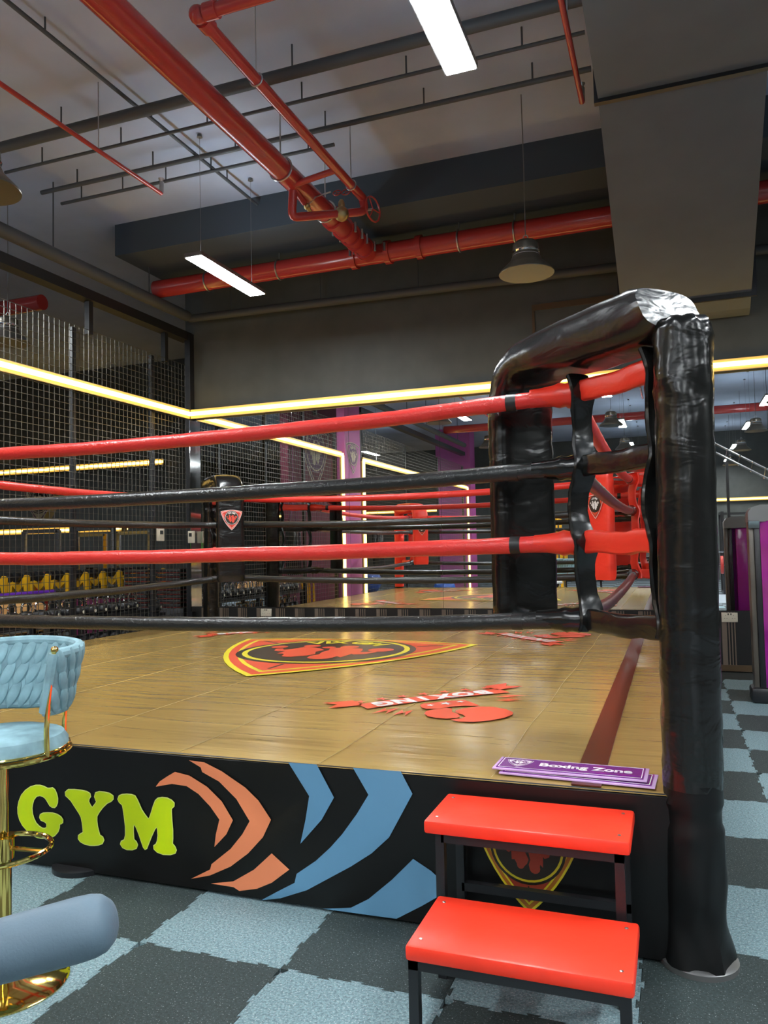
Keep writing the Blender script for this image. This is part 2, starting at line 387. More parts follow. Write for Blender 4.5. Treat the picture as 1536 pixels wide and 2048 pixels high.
def emblem_geo(S, M, dz=.0008, hollow=False):
    """mats: 0 outer 1 band 2 line 3 dark 4 fill 5 figure 6 text"""
    g = Geo()
    def L(pts, mi, lv): g.poly([(x*S, y*S, lv*dz) for x, y in pts], mi)
    L(shield(1), 0, 1); L(shield(.95), 1, 2); L(shield(.87), 2, 3); L(shield(.83), 4, 4)
    L(arc((0, .0), .66, 0, 350, 35), 3, 5); L(arc((0, 0), .615, 0, 350, 35), 2, 6); L(arc((0, 0), .575, 0, 350, 35), 3, 7)
    k = .53/240
    for F in FIGS: L([((x-806)*k*1.1, -(y-455)*k*1.1-.07) for x, y in F], 5, 8)
    for x, y, r in CIR: L(arc(((x-806)*k*1.1, -(y-455)*k*1.1-.07), r*k*1.1, 0, 330, 11), 5, 9)
    for a in (30, 150, 270):       # dividing line of each corner field
        ca, sa = math.cos(math.radians(a)), math.sin(math.radians(a)); w_ = .012
        L([(ca*.68-sa*w_, sa*.68+ca*w_), (ca*.68+sa*w_, sa*.68-ca*w_), (ca*.88+sa*w_, sa*.88-ca*w_), (ca*.88-sa*w_, sa*.88+ca*w_)], 3, 5)
    for i, ch in enumerate('VIX GYM'):
        if ch == ' ': continue
        th = math.radians(90+34-i*68/6); vs, fs = text_geo(ch, .20, .008, 1.0)
        ca, sa = math.cos(th-PI/2), math.sin(th-PI/2); R = .45
        g.add([((x*ca-y*sa+R*math.cos(th))*S, (x*sa+y*ca+R*math.sin(th))*S, 8*dz) for x, y, z in vs], fs, 6)
    g.xf(M)
    return g
BANDM = mat('amber_band', (.50, .17, .02), .4); SALD = mat('deep_salmon', (.42, .06, .03), .4); BEIGE = mat('beige_line', (.42, .36, .24), .5); PLUMD = mat('plum_dark', (.09, .03, .08), .5)
PADRED = mat('pad_red_print', (.80, .08, .045), .4)
# ---------------------------------------------------------------- pillars
def pillar(a, b_, label, em=None):
    c = ((a[0]+b_[0])/2, (a[1]+b_[1])/2, 0); t = thing('pillar', label, 'pillar', c)
    p = Geo().bb((a[0], a[1], 0), (b_[0], b_[1], CZ)).build('pillar_body', em[2] if em else PURPLEP, t, world=True)
    if em:
        y, z = em[0]; emblem_geo(em[1], frame((b_[0]+.004, y, z), (0, 1, 0), (0, 0, 1)), .002).build('emblem', [BEIGE, PLUMD, BEIGE, PLUMD, em[2], BEIGE, BEIGE], p, smooth=0, world=True)
    return t
pillar((-6.60, 3.12), (-6.42, 3.98), 'purple pillar with a beige shield emblem, between the two mesh bays', ((3.55, 3.47), .37, PURPLEP))
pillar((-8.2, .3), (-8.0, 3.5), 'broad maroon pillar with a large emblem behind the mesh', ((2.1, 3.85), .85, MAROON))
pillar((-7.8, -8.2), (-6.55, -7.5), 'plum pillar far behind the ring, beyond the last mesh bay', None)
t = thing('wall_emblem', 'faint beige shield emblem on the far side-room wall', 'emblem', (-13.57, 13.97, 2.7))
emblem_geo(.46, frame((-13.57, 13.96, 2.7), (1, 0, 0), (0, 0, 1)), .003).build('shield', [BEIGE, PLUMD, BEIGE, BLACK, BEIGE, BEIGE, BEIGE], t, smooth=0, world=True)
# ================================================================= BOXING RING
PX0, PX1, PY0, PY1, HP = -5.66, .05, 2.90, 9.0, .579
ring = thing('boxing_ring', 'raised boxing ring with brown canvas, black skirt and red and black ropes', 'boxing ring', (-2.77, 5.9, 0))
# canvas : gently wavy sheet
g = Geo(); nx, ny = 90, 100
for j in range(ny+1):
    for i in range(nx+1):
        x = PX0+(PX1-PX0)*i/nx; y = PY0+(PY1-PY0)*j/ny
        z = HP-.0045+.004*noise.noise(Vector((x*.7, y*2.3, 3)))
        if i in (0, nx) or j in (0, ny): z = HP-.008
        g.v.append((x, y, z))
for j in range(ny):
    for i in range(nx): g.f.append((j*(nx+1)+i, j*(nx+1)+i+1, (j+1)*(nx+1)+i+1, (j+1)*(nx+1)+i)); g.m.append(0)
canvas = g.build('canvas', CANVAS, ring, world=True)
for xs_ in (-5.0, -4.3, -3.55, -2.73, -2.05, -1.38, -.67):
    Geo().tube([(xs_+.006*math.sin(k*1.3), PY0+.02+(PY1-PY0-.04)*k/24, HP) for k in range(25)], .0014, 5).build('seam', SEAM, canvas, world=True)
Geo().bb((-.375, PY0+.02, HP-.004), (-.27, PY1-.02, HP+.0012)).build('reflection_streak', DARKRED, canvas, world=True)  # blurred red reflection laid onto the canvas as a coloured strip
emblem_geo(1.16, frame((-2.80, 6.1, HP+.001), (1, .0, 0), (0, 1, 0)), .0012).build('emblem', [YEL, ORANGE, YEL, DKPRINT, ORANGE, ORANGE, YEL], canvas, smooth=0, world=True)
def star(cx, cy, r): return [(cx+(r if k % 2 == 0 else r*.42)*math.cos(PI/2+k*PI/5), cy+(r if k % 2 == 0 else r*.42)*math.sin(PI/2+k*PI/5)) for k in range(10)]
def glove_print(M):
    g = Geo()
    def L(p, mi, lv): g.poly([(x, y, lv*.0012) for x, y in p], mi)
    ban = [(-.46, -.07), (.46, -.10), (.46, .08), (-.46, .08)]
    bow = lambda x: .035-.03*(1-(x/.46)**2)
    top = [(-.46+.92*k/10, .068+bow(-.46+.92*k/10)) for k in range(11)]; bot = [(-.46+.92*k/10, -.068+bow(-.46+.92*k/10)) for k in range(11)]
    L(top+bot[::-1], 0, 1)
    for s in (-1, 1): L([(s*.44, -.15), (s*.62, -.17), (s*.56, -.09), (s*.64, -.02), (s*.44, 0)], 0, 1)
    for i, ch in enumerate('BOXING'):
        x = -.32+i*.130; vs, fs = text_geo(ch, .150, .009, 1.05); g.add([(a+x, b_+bow(x), .0026) for a, b_, c in vs], fs, 1)
    for k in range(7):
        x = -.42+k*.14; L(star(x, -.125+bow(x), .042), 0, 1)
    # glove: cuff, fist, thumb
    L([(.17, .161), (.192, .225), (.187, .273), (.132, .298), (.042, .287), (-.025, .304), (-.1, .348), (-.113, .25), (-.113, .169), (-.038, .145), (.07, .141), (.129, .134)], 0, 1)
    L([(.253, .371), (.213, .323), (.157, .306), (.081, .306), (.07, .342), (.108, .41), (.108, .471), (.126, .528), (.163, .549), (.214, .539), (.249, .499), (.268, .441)], 0, 2)
    L([(.094, .418), (.067, .384), (.011, .365), (-.084, .362), (-.146, .413), (-.171, .494), (-.161, .578), (-.125, .626), (-.05, .666), (.042, .684), (.135, .671), (.191, .623), (.209, .567), (.150, .572), (.105, .545), (.094, .492), (.100, .454)], 0, 2)
    for x, r in ((.128, .026), (.032, .040), (-.062, .026)): L(star(x, .205, r), 1, 3)
    for s in (-1, 1):
        for (x, y, d) in ((.30, .17, .13), (.26, .26, .10)): L([(s*x, y), (s*(x+d), y+.10), (s*(x+d*.6), y+.03), (s*(x+d*1.5), y+.06), (s*(x+d*.5), y-.03), (s*(x+d*.7), y+.02)], 0, 1)
    return g.xf(M)
for cx, cy, sx, sy in ((-1.33, 4.36, 1, -1), (-1.33, 7.35, 1, 1), (-4.25, 7.35, -1, 1), (-4.25, 4.36, -1, -1)):
    yd = Vector((sx, sy, 0)).normalized(); xd = Vector((yd.y, -yd.x, 0))
    glove_print(frame((cx, cy, HP+.001), xd, yd)).build('boxing_print', [ORANGE, WHITE], canvas, smooth=0, world=True)
# platform body under the canvas and skirts
def skirt(a, b_, nrm):
    a, b_ = Vector(a), Vector(b_); n = 60; g = Geo(); nv = Vector(nrm); m = 10
    for j in range(m+1):
        for i in range(n+1):
            p = a.lerp(b_, i/n); z = .012+(HP-.012)*j/m; f = j/m
            off = 0 if j == m else .0025*noise.noise(Vector((p.x*1.3, p.y*1.3, z*3)))+.003*(1-f)
            if j == m: off = -.012
            if j == m-1: z = HP-.014
            g.v.append(tuple(p+nv*off+Vector((0, 0, z if j < m else HP-.004))))
    for j in range(m):
        for i in range(n):
            f = (j*(n+1)+i, j*(n+1)+i+1, (j+1)*(n+1)+i+1, (j+1)*(n+1)+i); g.f.append(f); g.m.append(0)
    return g.build('skirt_panel', VINYL_S, ring, world=True)
sk = skirt((PX0, PY0, 0), (PX1, PY0, 0), (0, -1, 0)); skirt((PX1, PY0, 0), (PX1, PY1, 0), (1, 0, 0)); skirt((PX1, PY1, 0), (PX0, PY1, 0), (0, 1, 0)); skirt((PX0, PY1, 0), (PX0, PY0, 0), (-1, 0, 0))
Geo().lathe([(.14, 0), (.14, .022), (.12, .028)], (-2.62, 2.97, 0), 32).build('support_foot', BLACKM, ring, world=True)
Geo().bb((PX0+.03, PY0+.03, .03), (PX1-.03, PY1-.03, HP-.03)).build('platform_core', BLACK, ring, world=True)
def pr_front(pts, y=PY0-.012, lv=0): return [(x, z) for x, z in pts]
FR = frame((0, PY0-.0068, 0), (1, 0, 0), (0, 0, 1))
def fprint(name, polys, m, lv=0):
    g = Geo()
    for p in polys: g.poly([(x, z, lv) for x, z in p])
    g.xf(FR); return g.build(name, m, sk, smooth=0, world=True)
LG = [(-2.832, 0.373), (-2.809, 0.375), (-2.786, 0.372), (-2.763, 0.365), (-2.75, 0.366), (-2.734, 0.37), (-2.721, 0.363), (-2.711, 0.346), (-2.705, 0.326), (-2.706, 0.306), (-2.713, 0.291), (-2.722, 0.283), (-2.737, 0.283), (-2.75, 0.289), (-2.761, 0.303), (-2.776, 0.32), (-2.792, 0.328), (-2.81, 0.33), (-2.829, 0.325), (-2.845, 0.308), (-2.853, 0.287), (-2.857, 0.266), (-2.854, 0.241), (-2.845, 0.219), (-2.832, 0.2), (-2.812, 0.186), (-2.793, 0.179), (-2.778, 0.18), (-2.769, 0.186), (-2.767, 0.199), (-2.773, 0.209), (-2.786, 0.214), (-2.802, 0.217), (-2.81, 0.228), (-2.806, 0.241), (-2.789, 0.249), (-2.766, 0.253), (-2.734, 0.255), (-2.705, 0.251), (-2.685, 0.242), (-2.675, 0.231), (-2.676, 0.219), (-2.685, 0.213), (-2.694, 0.21), (-2.695, 0.194), (-2.703, 0.175), (-2.721, 0.157), (-2.74, 0.146), (-2.766, 0.138), (-2.799, 0.135), (-2.825, 0.136), (-2.852, 0.144), (-2.885, 0.161), (-2.912, 0.182), (-2.93, 0.206), (-2.94, 0.233), (-2.941, 0.261), (-2.934, 0.29), (-2.919, 0.32), (-2.895, 0.344), (-2.865, 0.363)]
LY = [(-2.642, 0.37), (-2.605, 0.373), (-2.567, 0.373), (-2.536, 0.37), (-2.519, 0.363), (-2.516, 0.351), (-2.525, 0.34), (-2.527, 0.327), (-2.517, 0.311), (-2.506, 0.302), (-2.492, 0.316), (-2.482, 0.33), (-2.493, 0.352), (-2.487, 0.369), (-2.467, 0.376), (-2.438, 0.376), (-2.409, 0.373), (-2.391, 0.364), (-2.391, 0.351), (-2.402, 0.341), (-2.425, 0.33), (-2.448, 0.31), (-2.468, 0.287), (-2.481, 0.267), (-2.482, 0.246), (-2.478, 0.221), (-2.471, 0.198), (-2.465, 0.183), (-2.449, 0.177), (-2.443, 0.165), (-2.452, 0.149), (-2.472, 0.141), (-2.498, 0.136), (-2.518, 0.134), (-2.549, 0.136), (-2.574, 0.144), (-2.585, 0.155), (-2.584, 0.169), (-2.571, 0.178), (-2.558, 0.185), (-2.558, 0.2), (-2.562, 0.227), (-2.569, 0.254), (-2.58, 0.27), (-2.605, 0.298), (-2.627, 0.323), (-2.643, 0.334), (-2.658, 0.343), (-2.659, 0.357)]
LM = [(-2.341, 0.374), (-2.316, 0.378), (-2.29, 0.378), (-2.272, 0.375), (-2.261, 0.36), (-2.25, 0.341), (-2.238, 0.319), (-2.222, 0.3), (-2.202, 0.281), (-2.193, 0.29), (-2.183, 0.314), (-2.174, 0.34), (-2.163, 0.364), (-2.15, 0.375), (-2.129, 0.38), (-2.102, 0.38), (-2.08, 0.373), (-2.067, 0.363), (-2.068, 0.35), (-2.081, 0.339), (-2.082, 0.324), (-2.08, 0.286), (-2.076, 0.247), (-2.076, 0.212), (-2.078, 0.189), (-2.064, 0.176), (-2.058, 0.164), (-2.064, 0.151), (-2.089, 0.142), (-2.125, 0.139), (-2.156, 0.145), (-2.172, 0.156), (-2.174, 0.168), (-2.161, 0.177), (-2.154, 0.191), (-2.15, 0.216), (-2.152, 0.241), (-2.158, 0.253), (-2.17, 0.24), (-2.186, 0.21), (-2.201, 0.178), (-2.212, 0.154), (-2.22, 0.149), (-2.228, 0.157), (-2.239, 0.182), (-2.251, 0.211), (-2.266, 0.24), (-2.277, 0.251), (-2.282, 0.241), (-2.282, 0.215), (-2.28, 0.185), (-2.267, 0.176), (-2.26, 0.164), (-2.267, 0.149), (-2.289, 0.14), (-2.317, 0.138), (-2.34, 0.144), (-2.351, 0.157), (-2.346, 0.169), (-2.33, 0.177), (-2.323, 0.198), (-2.323, 0.236), (-2.329, 0.277), (-2.335, 0.312), (-2.34, 0.33), (-2.357, 0.341), (-2.364, 0.352), (-2.357, 0.367)]
S0= [(-2.161, 0.425), (-2.141, 0.449), (-2.1, 0.475), (-2.061, 0.497), (-1.987, 0.487), (-1.899, 0.447), (-1.827, 0.392), (-1.774, 0.319), (-1.807, 0.257), (-1.866, 0.198), (-1.858, 0.252), (-1.84, 0.315), (-1.885, 0.366), (-1.943, 0.413), (-2.002, 0.441), (-2.077, 0.444)]
S1= [(-1.989, 0.552), (-1.912, 0.549), (-1.826, 0.518), (-1.713, 0.46), (-1.651, 0.412), (-1.593, 0.339), (-1.632, 0.264), (-1.703, 0.19), (-1.788, 0.126), (-1.889, 0.077), (-1.984, 0.051), (-1.888, 0.102), (-1.881, 0.125), (-1.787, 0.199), (-1.73, 0.265), (-1.694, 0.323), (-1.756, 0.408), (-1.84, 0.474), (-1.923, 0.507), (-1.93, 0.526)]
S2= [(-1.885, 0.044), (-1.775, 0.067), (-1.676, 0.127), (-1.592, 0.203), (-1.512, 0.147), (-1.594, 0.084), (-1.663, 0.051), (-1.747, 0.031), (-1.775, 0.043)]
S3= [(-1.509, 0.578), (-1.381, 0.58), (-1.307, 0.455), (-1.363, 0.362), (-1.46, 0.256), (-1.435, 0.355), (-1.417, 0.451)]
S4= [(-1.222, 0.579), (-1.021, 0.581), (-0.975, 0.499), (-1.075, 0.323), (-1.15, 0.253), (-1.239, 0.192), (-1.434, 0.075), (-1.554, 0.027), (-1.646, 0.006), (-1.554, 0.06), (-1.489, 0.097), (-1.479, 0.134), (-1.392, 0.196), (-1.327, 0.256), (-1.274, 0.314), (-1.209, 0.4), (-1.158, 0.479)]
S5= [(-1.366, 0.011), (-1.242, 0.032), (-1.166, 0.076), (-1.067, 0.162), (-0.978, 0.252), (-0.906, 0.215), (-0.876, 0.191), (-0.878, 0.125), (-0.949, 0.078), (-1.052, 0.016)]

def grow(P, d):
    n = len(P); out = []; ar = sum(P[i][0]*P[(i+1) % n][1]-P[(i+1) % n][0]*P[i][1] for i in range(n)); s = 1 if ar > 0 else -1
    for i in range(n):
        a, b_, c = Vector(P[i-1]), Vector(P[i]), Vector(P[(i+1) % n]); t_ = (c-a).normalized(); out.append((b_.x+s*t_.y*d, b_.y-s*t_.x*d))
    return out
for P in (LG, LY, LM):
    fprint('letter_outline', [grow(P, .004)], LIMEE); fprint('letter', [P], LIME, .0012)
for P in (S0, S1, S2): fprint('chevron', [P], SALMON)
for P in (S3, S4, S5): fprint('chevron', [P], BLUEP)
# more of the banner, left of the stool
vs, fs = text_geo('VIX', .34, .02, 1.0)
g = Geo().add([(x-3.62, y+.245, .0012) for x, y, z in vs], fs); g.xf(FR).build('letter', LIME, sk, smooth=0, world=True)
emblem_geo(.212, frame((-.535, PY0-.0068, .352), (1, 0, 0), (0, 0, 1)), .0008).build('emblem', [YEL, BANDM, YEL, DKPRINT, SALD, SALD, YEL], sk, smooth=0, world=True)
# corners
def sweep(path, halfw, halft, wdir, n=20, disp=None, closed=False):
    """rounded slab swept along path; wdir = constant width direction"""
    g = Geo(); W = Vector(wdir).normalized(); path = [Vector(p) for p in path]; N = len(path)
    hw = halfw if isinstance(halfw, list) else [halfw]*N; ht = halft if isinstance(halft, list) else [halft]*N
    for i, p in enumerate(path):
        t = (path[min(i+1, N-1)]-path[max(i-1, 0)]).normalized(); nn = t.cross(W).normalized()
        for k in range(n):
            a = 2*PI*k/n; ca, sa = math.cos(a), math.sin(a); e = .55
            x = hw[i]*math.copysign(abs(ca)**e, ca); y = ht[i]*math.copysign(abs(sa)**e, sa)
            q = p+W*x+nn*y
            if disp: q += (W*ca+nn*sa)*disp(q, i/(N-1))
            g.v.append(tuple(q))
    for i in range(N-1):
        for k in range(n): g.f.append((i*n+k, i*n+(k+1) % n, (i+1)*n+(k+1) % n, (i+1)*n+k)); g.m.append(0)
    g.f += [tuple(range(n-1, -1, -1)), tuple(range((N-1)*n, N*n))]; g.m += [0, 0]
    return g
ZR = (2.09, 1.775, 1.455, 1.13); SAG = (.068, .04, .026, .05)
CORN = {}
def wrinkle(q, f, amp=.004, s=7): return amp*(noise.noise(Vector((q.x*s, q.y*s, q.z*s*1.8+q.x*6)))*1.2+.5*noise.noise(Vector((q.x*22, q.y*22, q.z*30))))
def corner(cx, cy, sx, sy, vin, ropeA, strapm, lab, emats):
    u = Vector((sx, sy, 0)).normalized(); wd = Vector((-u.y, u.x, 0)); c = Vector((cx, cy, 0))
    P = lambda L, z: c+u*L+Vector((0, 0, z))
    # post
    path = [(c.x, c.y, z) for z in [.60+1.62*k/46 for k in range(47)]]
    g = Geo(); n = 28
    zs = [.60+1.60*k/60 for k in range(61)]+[2.212, 2.228, 2.240, 2.247, 2.249]
    for j, z in enumerate(zs):
        rr = .100 if z < 2.2 else (.099, .093, .08, .05, .02)[j-61] if j > 60 else .1
        for k in range(n):
            a = 2*PI*k/n
            wr = .0035*noise.noise(Vector((math.cos(a)*1.1+cx*3, math.sin(a)*1.1, z*11+a*1.1)))+.003*noise.noise(Vector((math.cos(a)*2, math.sin(a)*2+cx, z*26+a*2.2)))
            if 1.95 < z < 2.2: wr *= 2
            r_ = rr+wr*1.3
            if z > 2.2: r_ += .0035*math.sin(a*9)
            g.v.append((c.x+r_*math.cos(a)-.014*(2.2-z), c.y+r_*math.sin(a), z+(.003*math.sin(a*9) if z > 2.2 else 0)))
    for j in range(len(zs)-1):
        for k in range(n): g.f.append((j*n+k, j*n+(k+1) % n, (j+1)*n+(k+1) % n, (j+1)*n+k)); g.m.append(0)
    g.f += [tuple(range(n-1, -1, -1)), tuple(range((len(zs)-1)*n, len(zs)*n))]; g.m += [0, 0]
    post = tag(g.build('corner_post', vin, ring, world=True), lab+' padded corner post')
    Geo().lathe([(.13, 0), (.13, .018), (.115, .026)], c-Vector((.025, 0, 0)), 32).build('base_plate', GREYM, post, world=True)
    # lower wrap flaring over the base
    g = Geo(); zs = [.02+.60*k/26 for k in range(27)]
    for z in zs:
        for k in range(n):
            a = 2*PI*k/n; fl = max(0, (.16-z)/.16)
            r_ = .102+.024*fl**1.5+(.009*noise.noise(Vector((math.cos(a)*2.2+cx, math.sin(a)*2.2, z*9))) if z < .57 else -.004)+.010*fl*math.sin(a*5+cx)+(-.007 if abs(z-.50) < .03 else 0)
            g.v.append((c.x+r_*math.cos(a)-.014*(2.2-z), c.y+r_*math.sin(a), z))
    for j in range(len(zs)-1):
        for k in range(n): g.f.append((j*n+k, j*n+(k+1) % n, (j+1)*n+(k+1) % n, (j+1)*n+k)); g.m.append(0)
    g.build('post_wrap', VINYL_S, post, world=True)
    # inverted-J corner pad
    T = .062; path = []
    path += [P(.12+k*.68/14, 2.285) for k in range(14)]
    R = .20; cc = (.81, 2.285-R)
    path += [P(cc[0]+R*math.sin(th), cc[1]+R*math.cos(th)) for th in [PI/2*k/12 for k in range(13)]]
    path += [P(.81+R, cc[1]-.02-(cc[1]-.02-1.09)*k/22) for k in range(23)]
    N = len(path)
    def dsp(q, f):
        d = wrinkle(q, f, .0028)
        if .36 < f < .72:
            L = (q-c).dot(u); d += .006*math.sin((q.z*60+q.dot(wd)*8+L*40))*(1-abs(f-.54)/.18)*.8
        return d
    hw = [.135+min(1, k/12)*.03 for k in range(N)]; ht = [.108+(T-.108)*min(1, max(0, (k-8)/14)) for k in range(N)]
    hw[-1] *= .93; ht[-1] *= .8
    hw[0] = .145; ht[0] = .085; path[0] = P(.035, 2.295); path[1] = P(.10, 2.290)
    sg = sweep(path, hw, ht, wd, 24, dsp)
    for k in range(48):
        v = Vector(sg.v[k]); sg.v[k] = tuple(v+u*((v.z-2.21)*(.36 if k < 24 else .32)-.010))
    pad = tag(sg.build('corner_pad', vin, ring, world=True), lab+' corner pad')
    emblem_geo(.128, frame(P(.81+R+T+.004, 1.74), wd*-1, (0, 0, 1)) if False else frame(P(.81+R+T+.006, 1.84), Vector((0, 0, 1)).cross(u) if True else wd, (0, 0, 1)), .0009).build('emblem', emats, pad, smooth=0, world=True)
    # turnbuckle sleeves and straps
    LJ = .62
    for k, z in enumerate(ZR):
        m = ropeA[k]; pts = [P(.09+(LJ-.07)*i/10, z+.004*math.sin(i)) for i in range(11)]
        g = sweep(pts, .022, .046, wd, 14, lambda q, f: wrinkle(q, f, .007, 14)); g.build('turnbuckle_sleeve', m, ring, world=True)
        g = Geo().tube([P(LJ-.04, z), P(LJ+.30, z)], .012, 8); g.build('turnbuckle', STEEL, ring, world=True)
    for L, hw_, z0, z1 in ((LJ-.02, .050, 1.09, 2.16), (.17, .050, 1.10, 2.17)):
        N2 = 44; pts = []
        for i in range(N2):
            z = z1+(z0-z1)*i/(N2-1); dd = min(abs(z-q) for q in ZR)
            pts.append(P(L, z)+wd*.018*math.sin(z*9)-u*(.035*math.exp(-(dd/.07)**2)+.012))
        g = sweep(pts, [hw_+.012*math.exp(-(min(abs(p.z-q) for q in ZR)/.07)**2) for p in pts], .014, wd, 12, lambda q, f: wrinkle(q, f, .005, 12)); g.build('strap', strapm, ring, world=True)
    J = P(LJ, 0); CORN[(sx, sy)] = J
RB = [ROPE_R, ROPE_B, ROPE_R, ROPE_B]
EB = [WHITE, PADRED, WHITE, DKPRINT, PADRED, PADRED, WHITE]
ER = [WHITE, ORANGE, DKPRINT, DKPRINT, ORANGE, WHITE, WHITE]
corner(.06, 2.95, -1, 1, VINYL, [RED_V, VINYL, RED_V, VINYL], VINYL, 'black', EB)
corner(-5.60, 8.70, 1, -1, VINYL, [RED_V, VINYL, RED_V, VINYL], VINYL, 'black', EB)
corner(.06, 8.70, -1, -1, RED_V, [RED_V]*4, RED_V, 'red', ER)
corner(-5.60, 2.95, 1, 1, RED_V, [RED_V]*4, RED_V, 'red', ER)
def rope(Ja, Jb, k):
    n = 48; pts = []
    for i in range(n+1):
        s = i/n; p = Ja.lerp(Jb, s); p.z = ZR[k]-SAG[k]*4*s*(1-s)+.004*noise.noise(Vector((s*9, k, Ja.x)))
        pts.append(p)
    R = [.036+.0012*math.sin(i*2.1+k) for i in range(n+1)]
    R[0] = R[-1] = .050; R[1] = R[-2] = .040
    for q in (0, -1):      # gathered sleeve ends
        pass
    o = Geo().tube(pts, R, 14).build('rope', RB[k], ring, world=True)
    d = (Jb-Ja).normalized()
    for s in (.055, .945):
        i = s*n; p = Ja.lerp(Jb, s); p.z = ZR[k]-SAG[k]*4*s*(1-s)
        Geo().tube([p-d*.022, p+d*.022], .0385, 14).build('rope_tie', BLACK, o, world=True)
    for J, sg in ((Ja, 1), (Jb, -1)):
        q = [J+d*sg*(-.02+.20*i/8)+Vector((0, 0, ZR[k])) for i in range(9)]
        Geo().tube(q, [.052, .056, .050, .056, .047, .044, .040, .038, .037], 12).build('rope_knot', RED_V if k in (0, 2) else VINYL, o, world=True)
for a, b_ in (((-1, 1), (1, 1)), ((1, 1), (1, -1)), ((1, -1), (-1, -1)), ((-1, -1), (-1, 1))):
    for k in range(4): rope(CORN[a].copy(), CORN[b_].copy(), k)
# ================================================================= STEP STOOL
t = thing('step_stool', 'two-tread step stool with red padded boards and black steel frame', 'step stool', (-.47, 2.52, 0))
def tread(x0, x1, y0, y1, z):
    o = Geo().bb((x0, y0, z-.045), (x1, y1, z), bev=.010).build('tread', REDSTEP, t, world=True)
    for x in (x0+.035, x1-.035):
        for y in (y0+.05, y1-.05): Geo().lathe([(.006, z-.001), (.006, z+.0015), (.003, z+.003)], (x, y, 0), 10).build('screw', STEEL, o, world=True)
tread(-.775, -.135, 2.195, 2.545, .29); tread(-.825, -.155, 2.555, 2.865, .525)
B_ = .030
def leg(a, b_, name='leg'):
    a, b_ = Vector(a), Vector(b_); d = b_-a; L = d.length; q = d.to_track_quat('Z', 'Y').to_matrix()
    Geo().box((a+b_)/2, (B_, B_, L), q).build(name, BLACKM, t, world=True)
for x in (-.755, -.160): leg((x, 2.225, 0), (x, 2.225, .245)); leg((x, 2.545, .245), (x, 2.235, .235), 'side_rail')
for x in (-.775, -.190):
    leg((x, 2.59, 0), (x, 2.59, .48)); leg((x, 2.845, 0), (x, 2.845, .48)); leg((x, 2.60, .465), (x, 2.84, .465), 'side_rail')
    leg((x, 2.60, .13), (x, 2.84, .13), 'side_rail')
for y, z in ((2.225, .230), (2.59, .465), (2.845, .465), (2.845, .20), (2.845, .06)): leg((-.77, y, z), (-.175, y, z), 'cross_bar')
# ================================================================= SIGNS
def zone_sign(label, x0, y0, z, rz, group=None):
    s = thing('zone_sign', label, 'sign', (x0, y0, z), rz)
    W_, D_ = .565, .165
    Geo().box((0, 0, .004), (W_, D_, .006), bev=.001).build('acrylic_backing', PSIGNL, s)
    Geo().box((0, 0, .0085), (W_-.025, D_-.025, .003)).build('purple_face', PSIGN, s)
    g = Geo()
    for a in ((0, D_/2-.018, W_-.04, .003), (0, -D_/2+.018, W_-.04, .003), (W_/2-.02, 0, .003, D_-.04), (-W_/2+.02, 0, .003, D_-.04)): g.box((a[0], a[1], .0103), (a[2], a[3], .0006))
    vs, fs = text_geo('Boxing Zone', .060, .0022, 1.10); g.add([(x+.055, y, .011) for x, y, z_ in vs], fs)
    g.build('lettering', WHITE, s, smooth=0)
    emblem_geo(.052, frame((-.195, .008, .0105), (1, 0, 0), (0, 1, 0)), .0002).build('emblem', [WHITE, PSIGN, WHITE, PSIGN, WHITE, WHITE, WHITE], s, smooth=0)
zone_sign('purple sign reading Boxing Zone, lower of the two stacked on the ring edge', -.365, 3.035, HP, math.radians(-3.2))
zone_sign('purple sign reading Boxing Zone, on top of its twin at the ring edge', -.395, 3.055, HP+.0125, math.radians(-1.5))
# ================================================================= BAR STOOL
t = thing('bar_stool', 'blue-grey velvet bar stool with woven back and gold pedestal', 'bar stool', (-2.175, 2.08, 0))
S0_ = Vector((0, 0, 0)); SZ = .80
Geo().lathe([(.205, 0), (.208, .006), (.195, .014), (.10, .028), (.045, .045), (.035, .07), (.0, .07)], n=48).build('base', GOLD, t)
Geo().tube([(0, 0, .05), (0, 0, .48)], .024, 20).tube([(0, 0, .46), (0, 0, SZ-.04)], .014, 16).build('column', GOLD, t)
fc = math.radians(248)
Geo().tube([(.0+.155*math.cos(a)+.01, .155*math.sin(a)-.02, .455) for a in [2*PI*k/32 for k in range(32)]], .009, 10, closed=True).tube([(0, 0, .455), (.16, .02, .455)], .008, 8).lathe([(.032, .42), (.032, .50)], n=20).build('footrest', GOLD, t)
Geo().lathe([(.0, SZ-.035), (.19, SZ-.03), (.205, SZ-.01), (.205, SZ+.012), (.19, SZ+.035), (.14, SZ+.05), (0, SZ+.055)], n=40).build('seat', VELVET, t)
Geo().tube([(.208*math.cos(a), .208*math.sin(a), SZ-.022) for a in [2*PI*k/48 for k in range(48)]], .0095, 10, closed=True).tube([(.208*math.cos(a), .208*math.sin(a), SZ-.006) for a in [2*PI*k/48 for k in range(48)]], .004, 8, closed=True).build('seat_ring', GOLD, t)
A0, A1 = math.radians(-6), math.radians(234)
def backp(s, v):       # s 0..1 around, v 0..1 up
    a = A0+(A1-A0)*s; e = abs(2*s-1)
    z0 = SZ+.10+.025*e; z1 = SZ+.335-.012*e
    r = .195+.045*v; return Vector((r*math.cos(a), r*math.sin(a), z0+(z1-z0)*v))
g = Geo(); n, m = 60, 10
for sd in (0, 1):
    for j in range(m+1):
        for i in range(n+1):
            p = backp(i/n, j/m); a = A0+(A1-A0)*i/n; off = (.012 if sd else -.012); g.v.append((p.x+off*math.cos(a), p.y+off*math.sin(a), p.z))
q = (n+1)*(m+1)
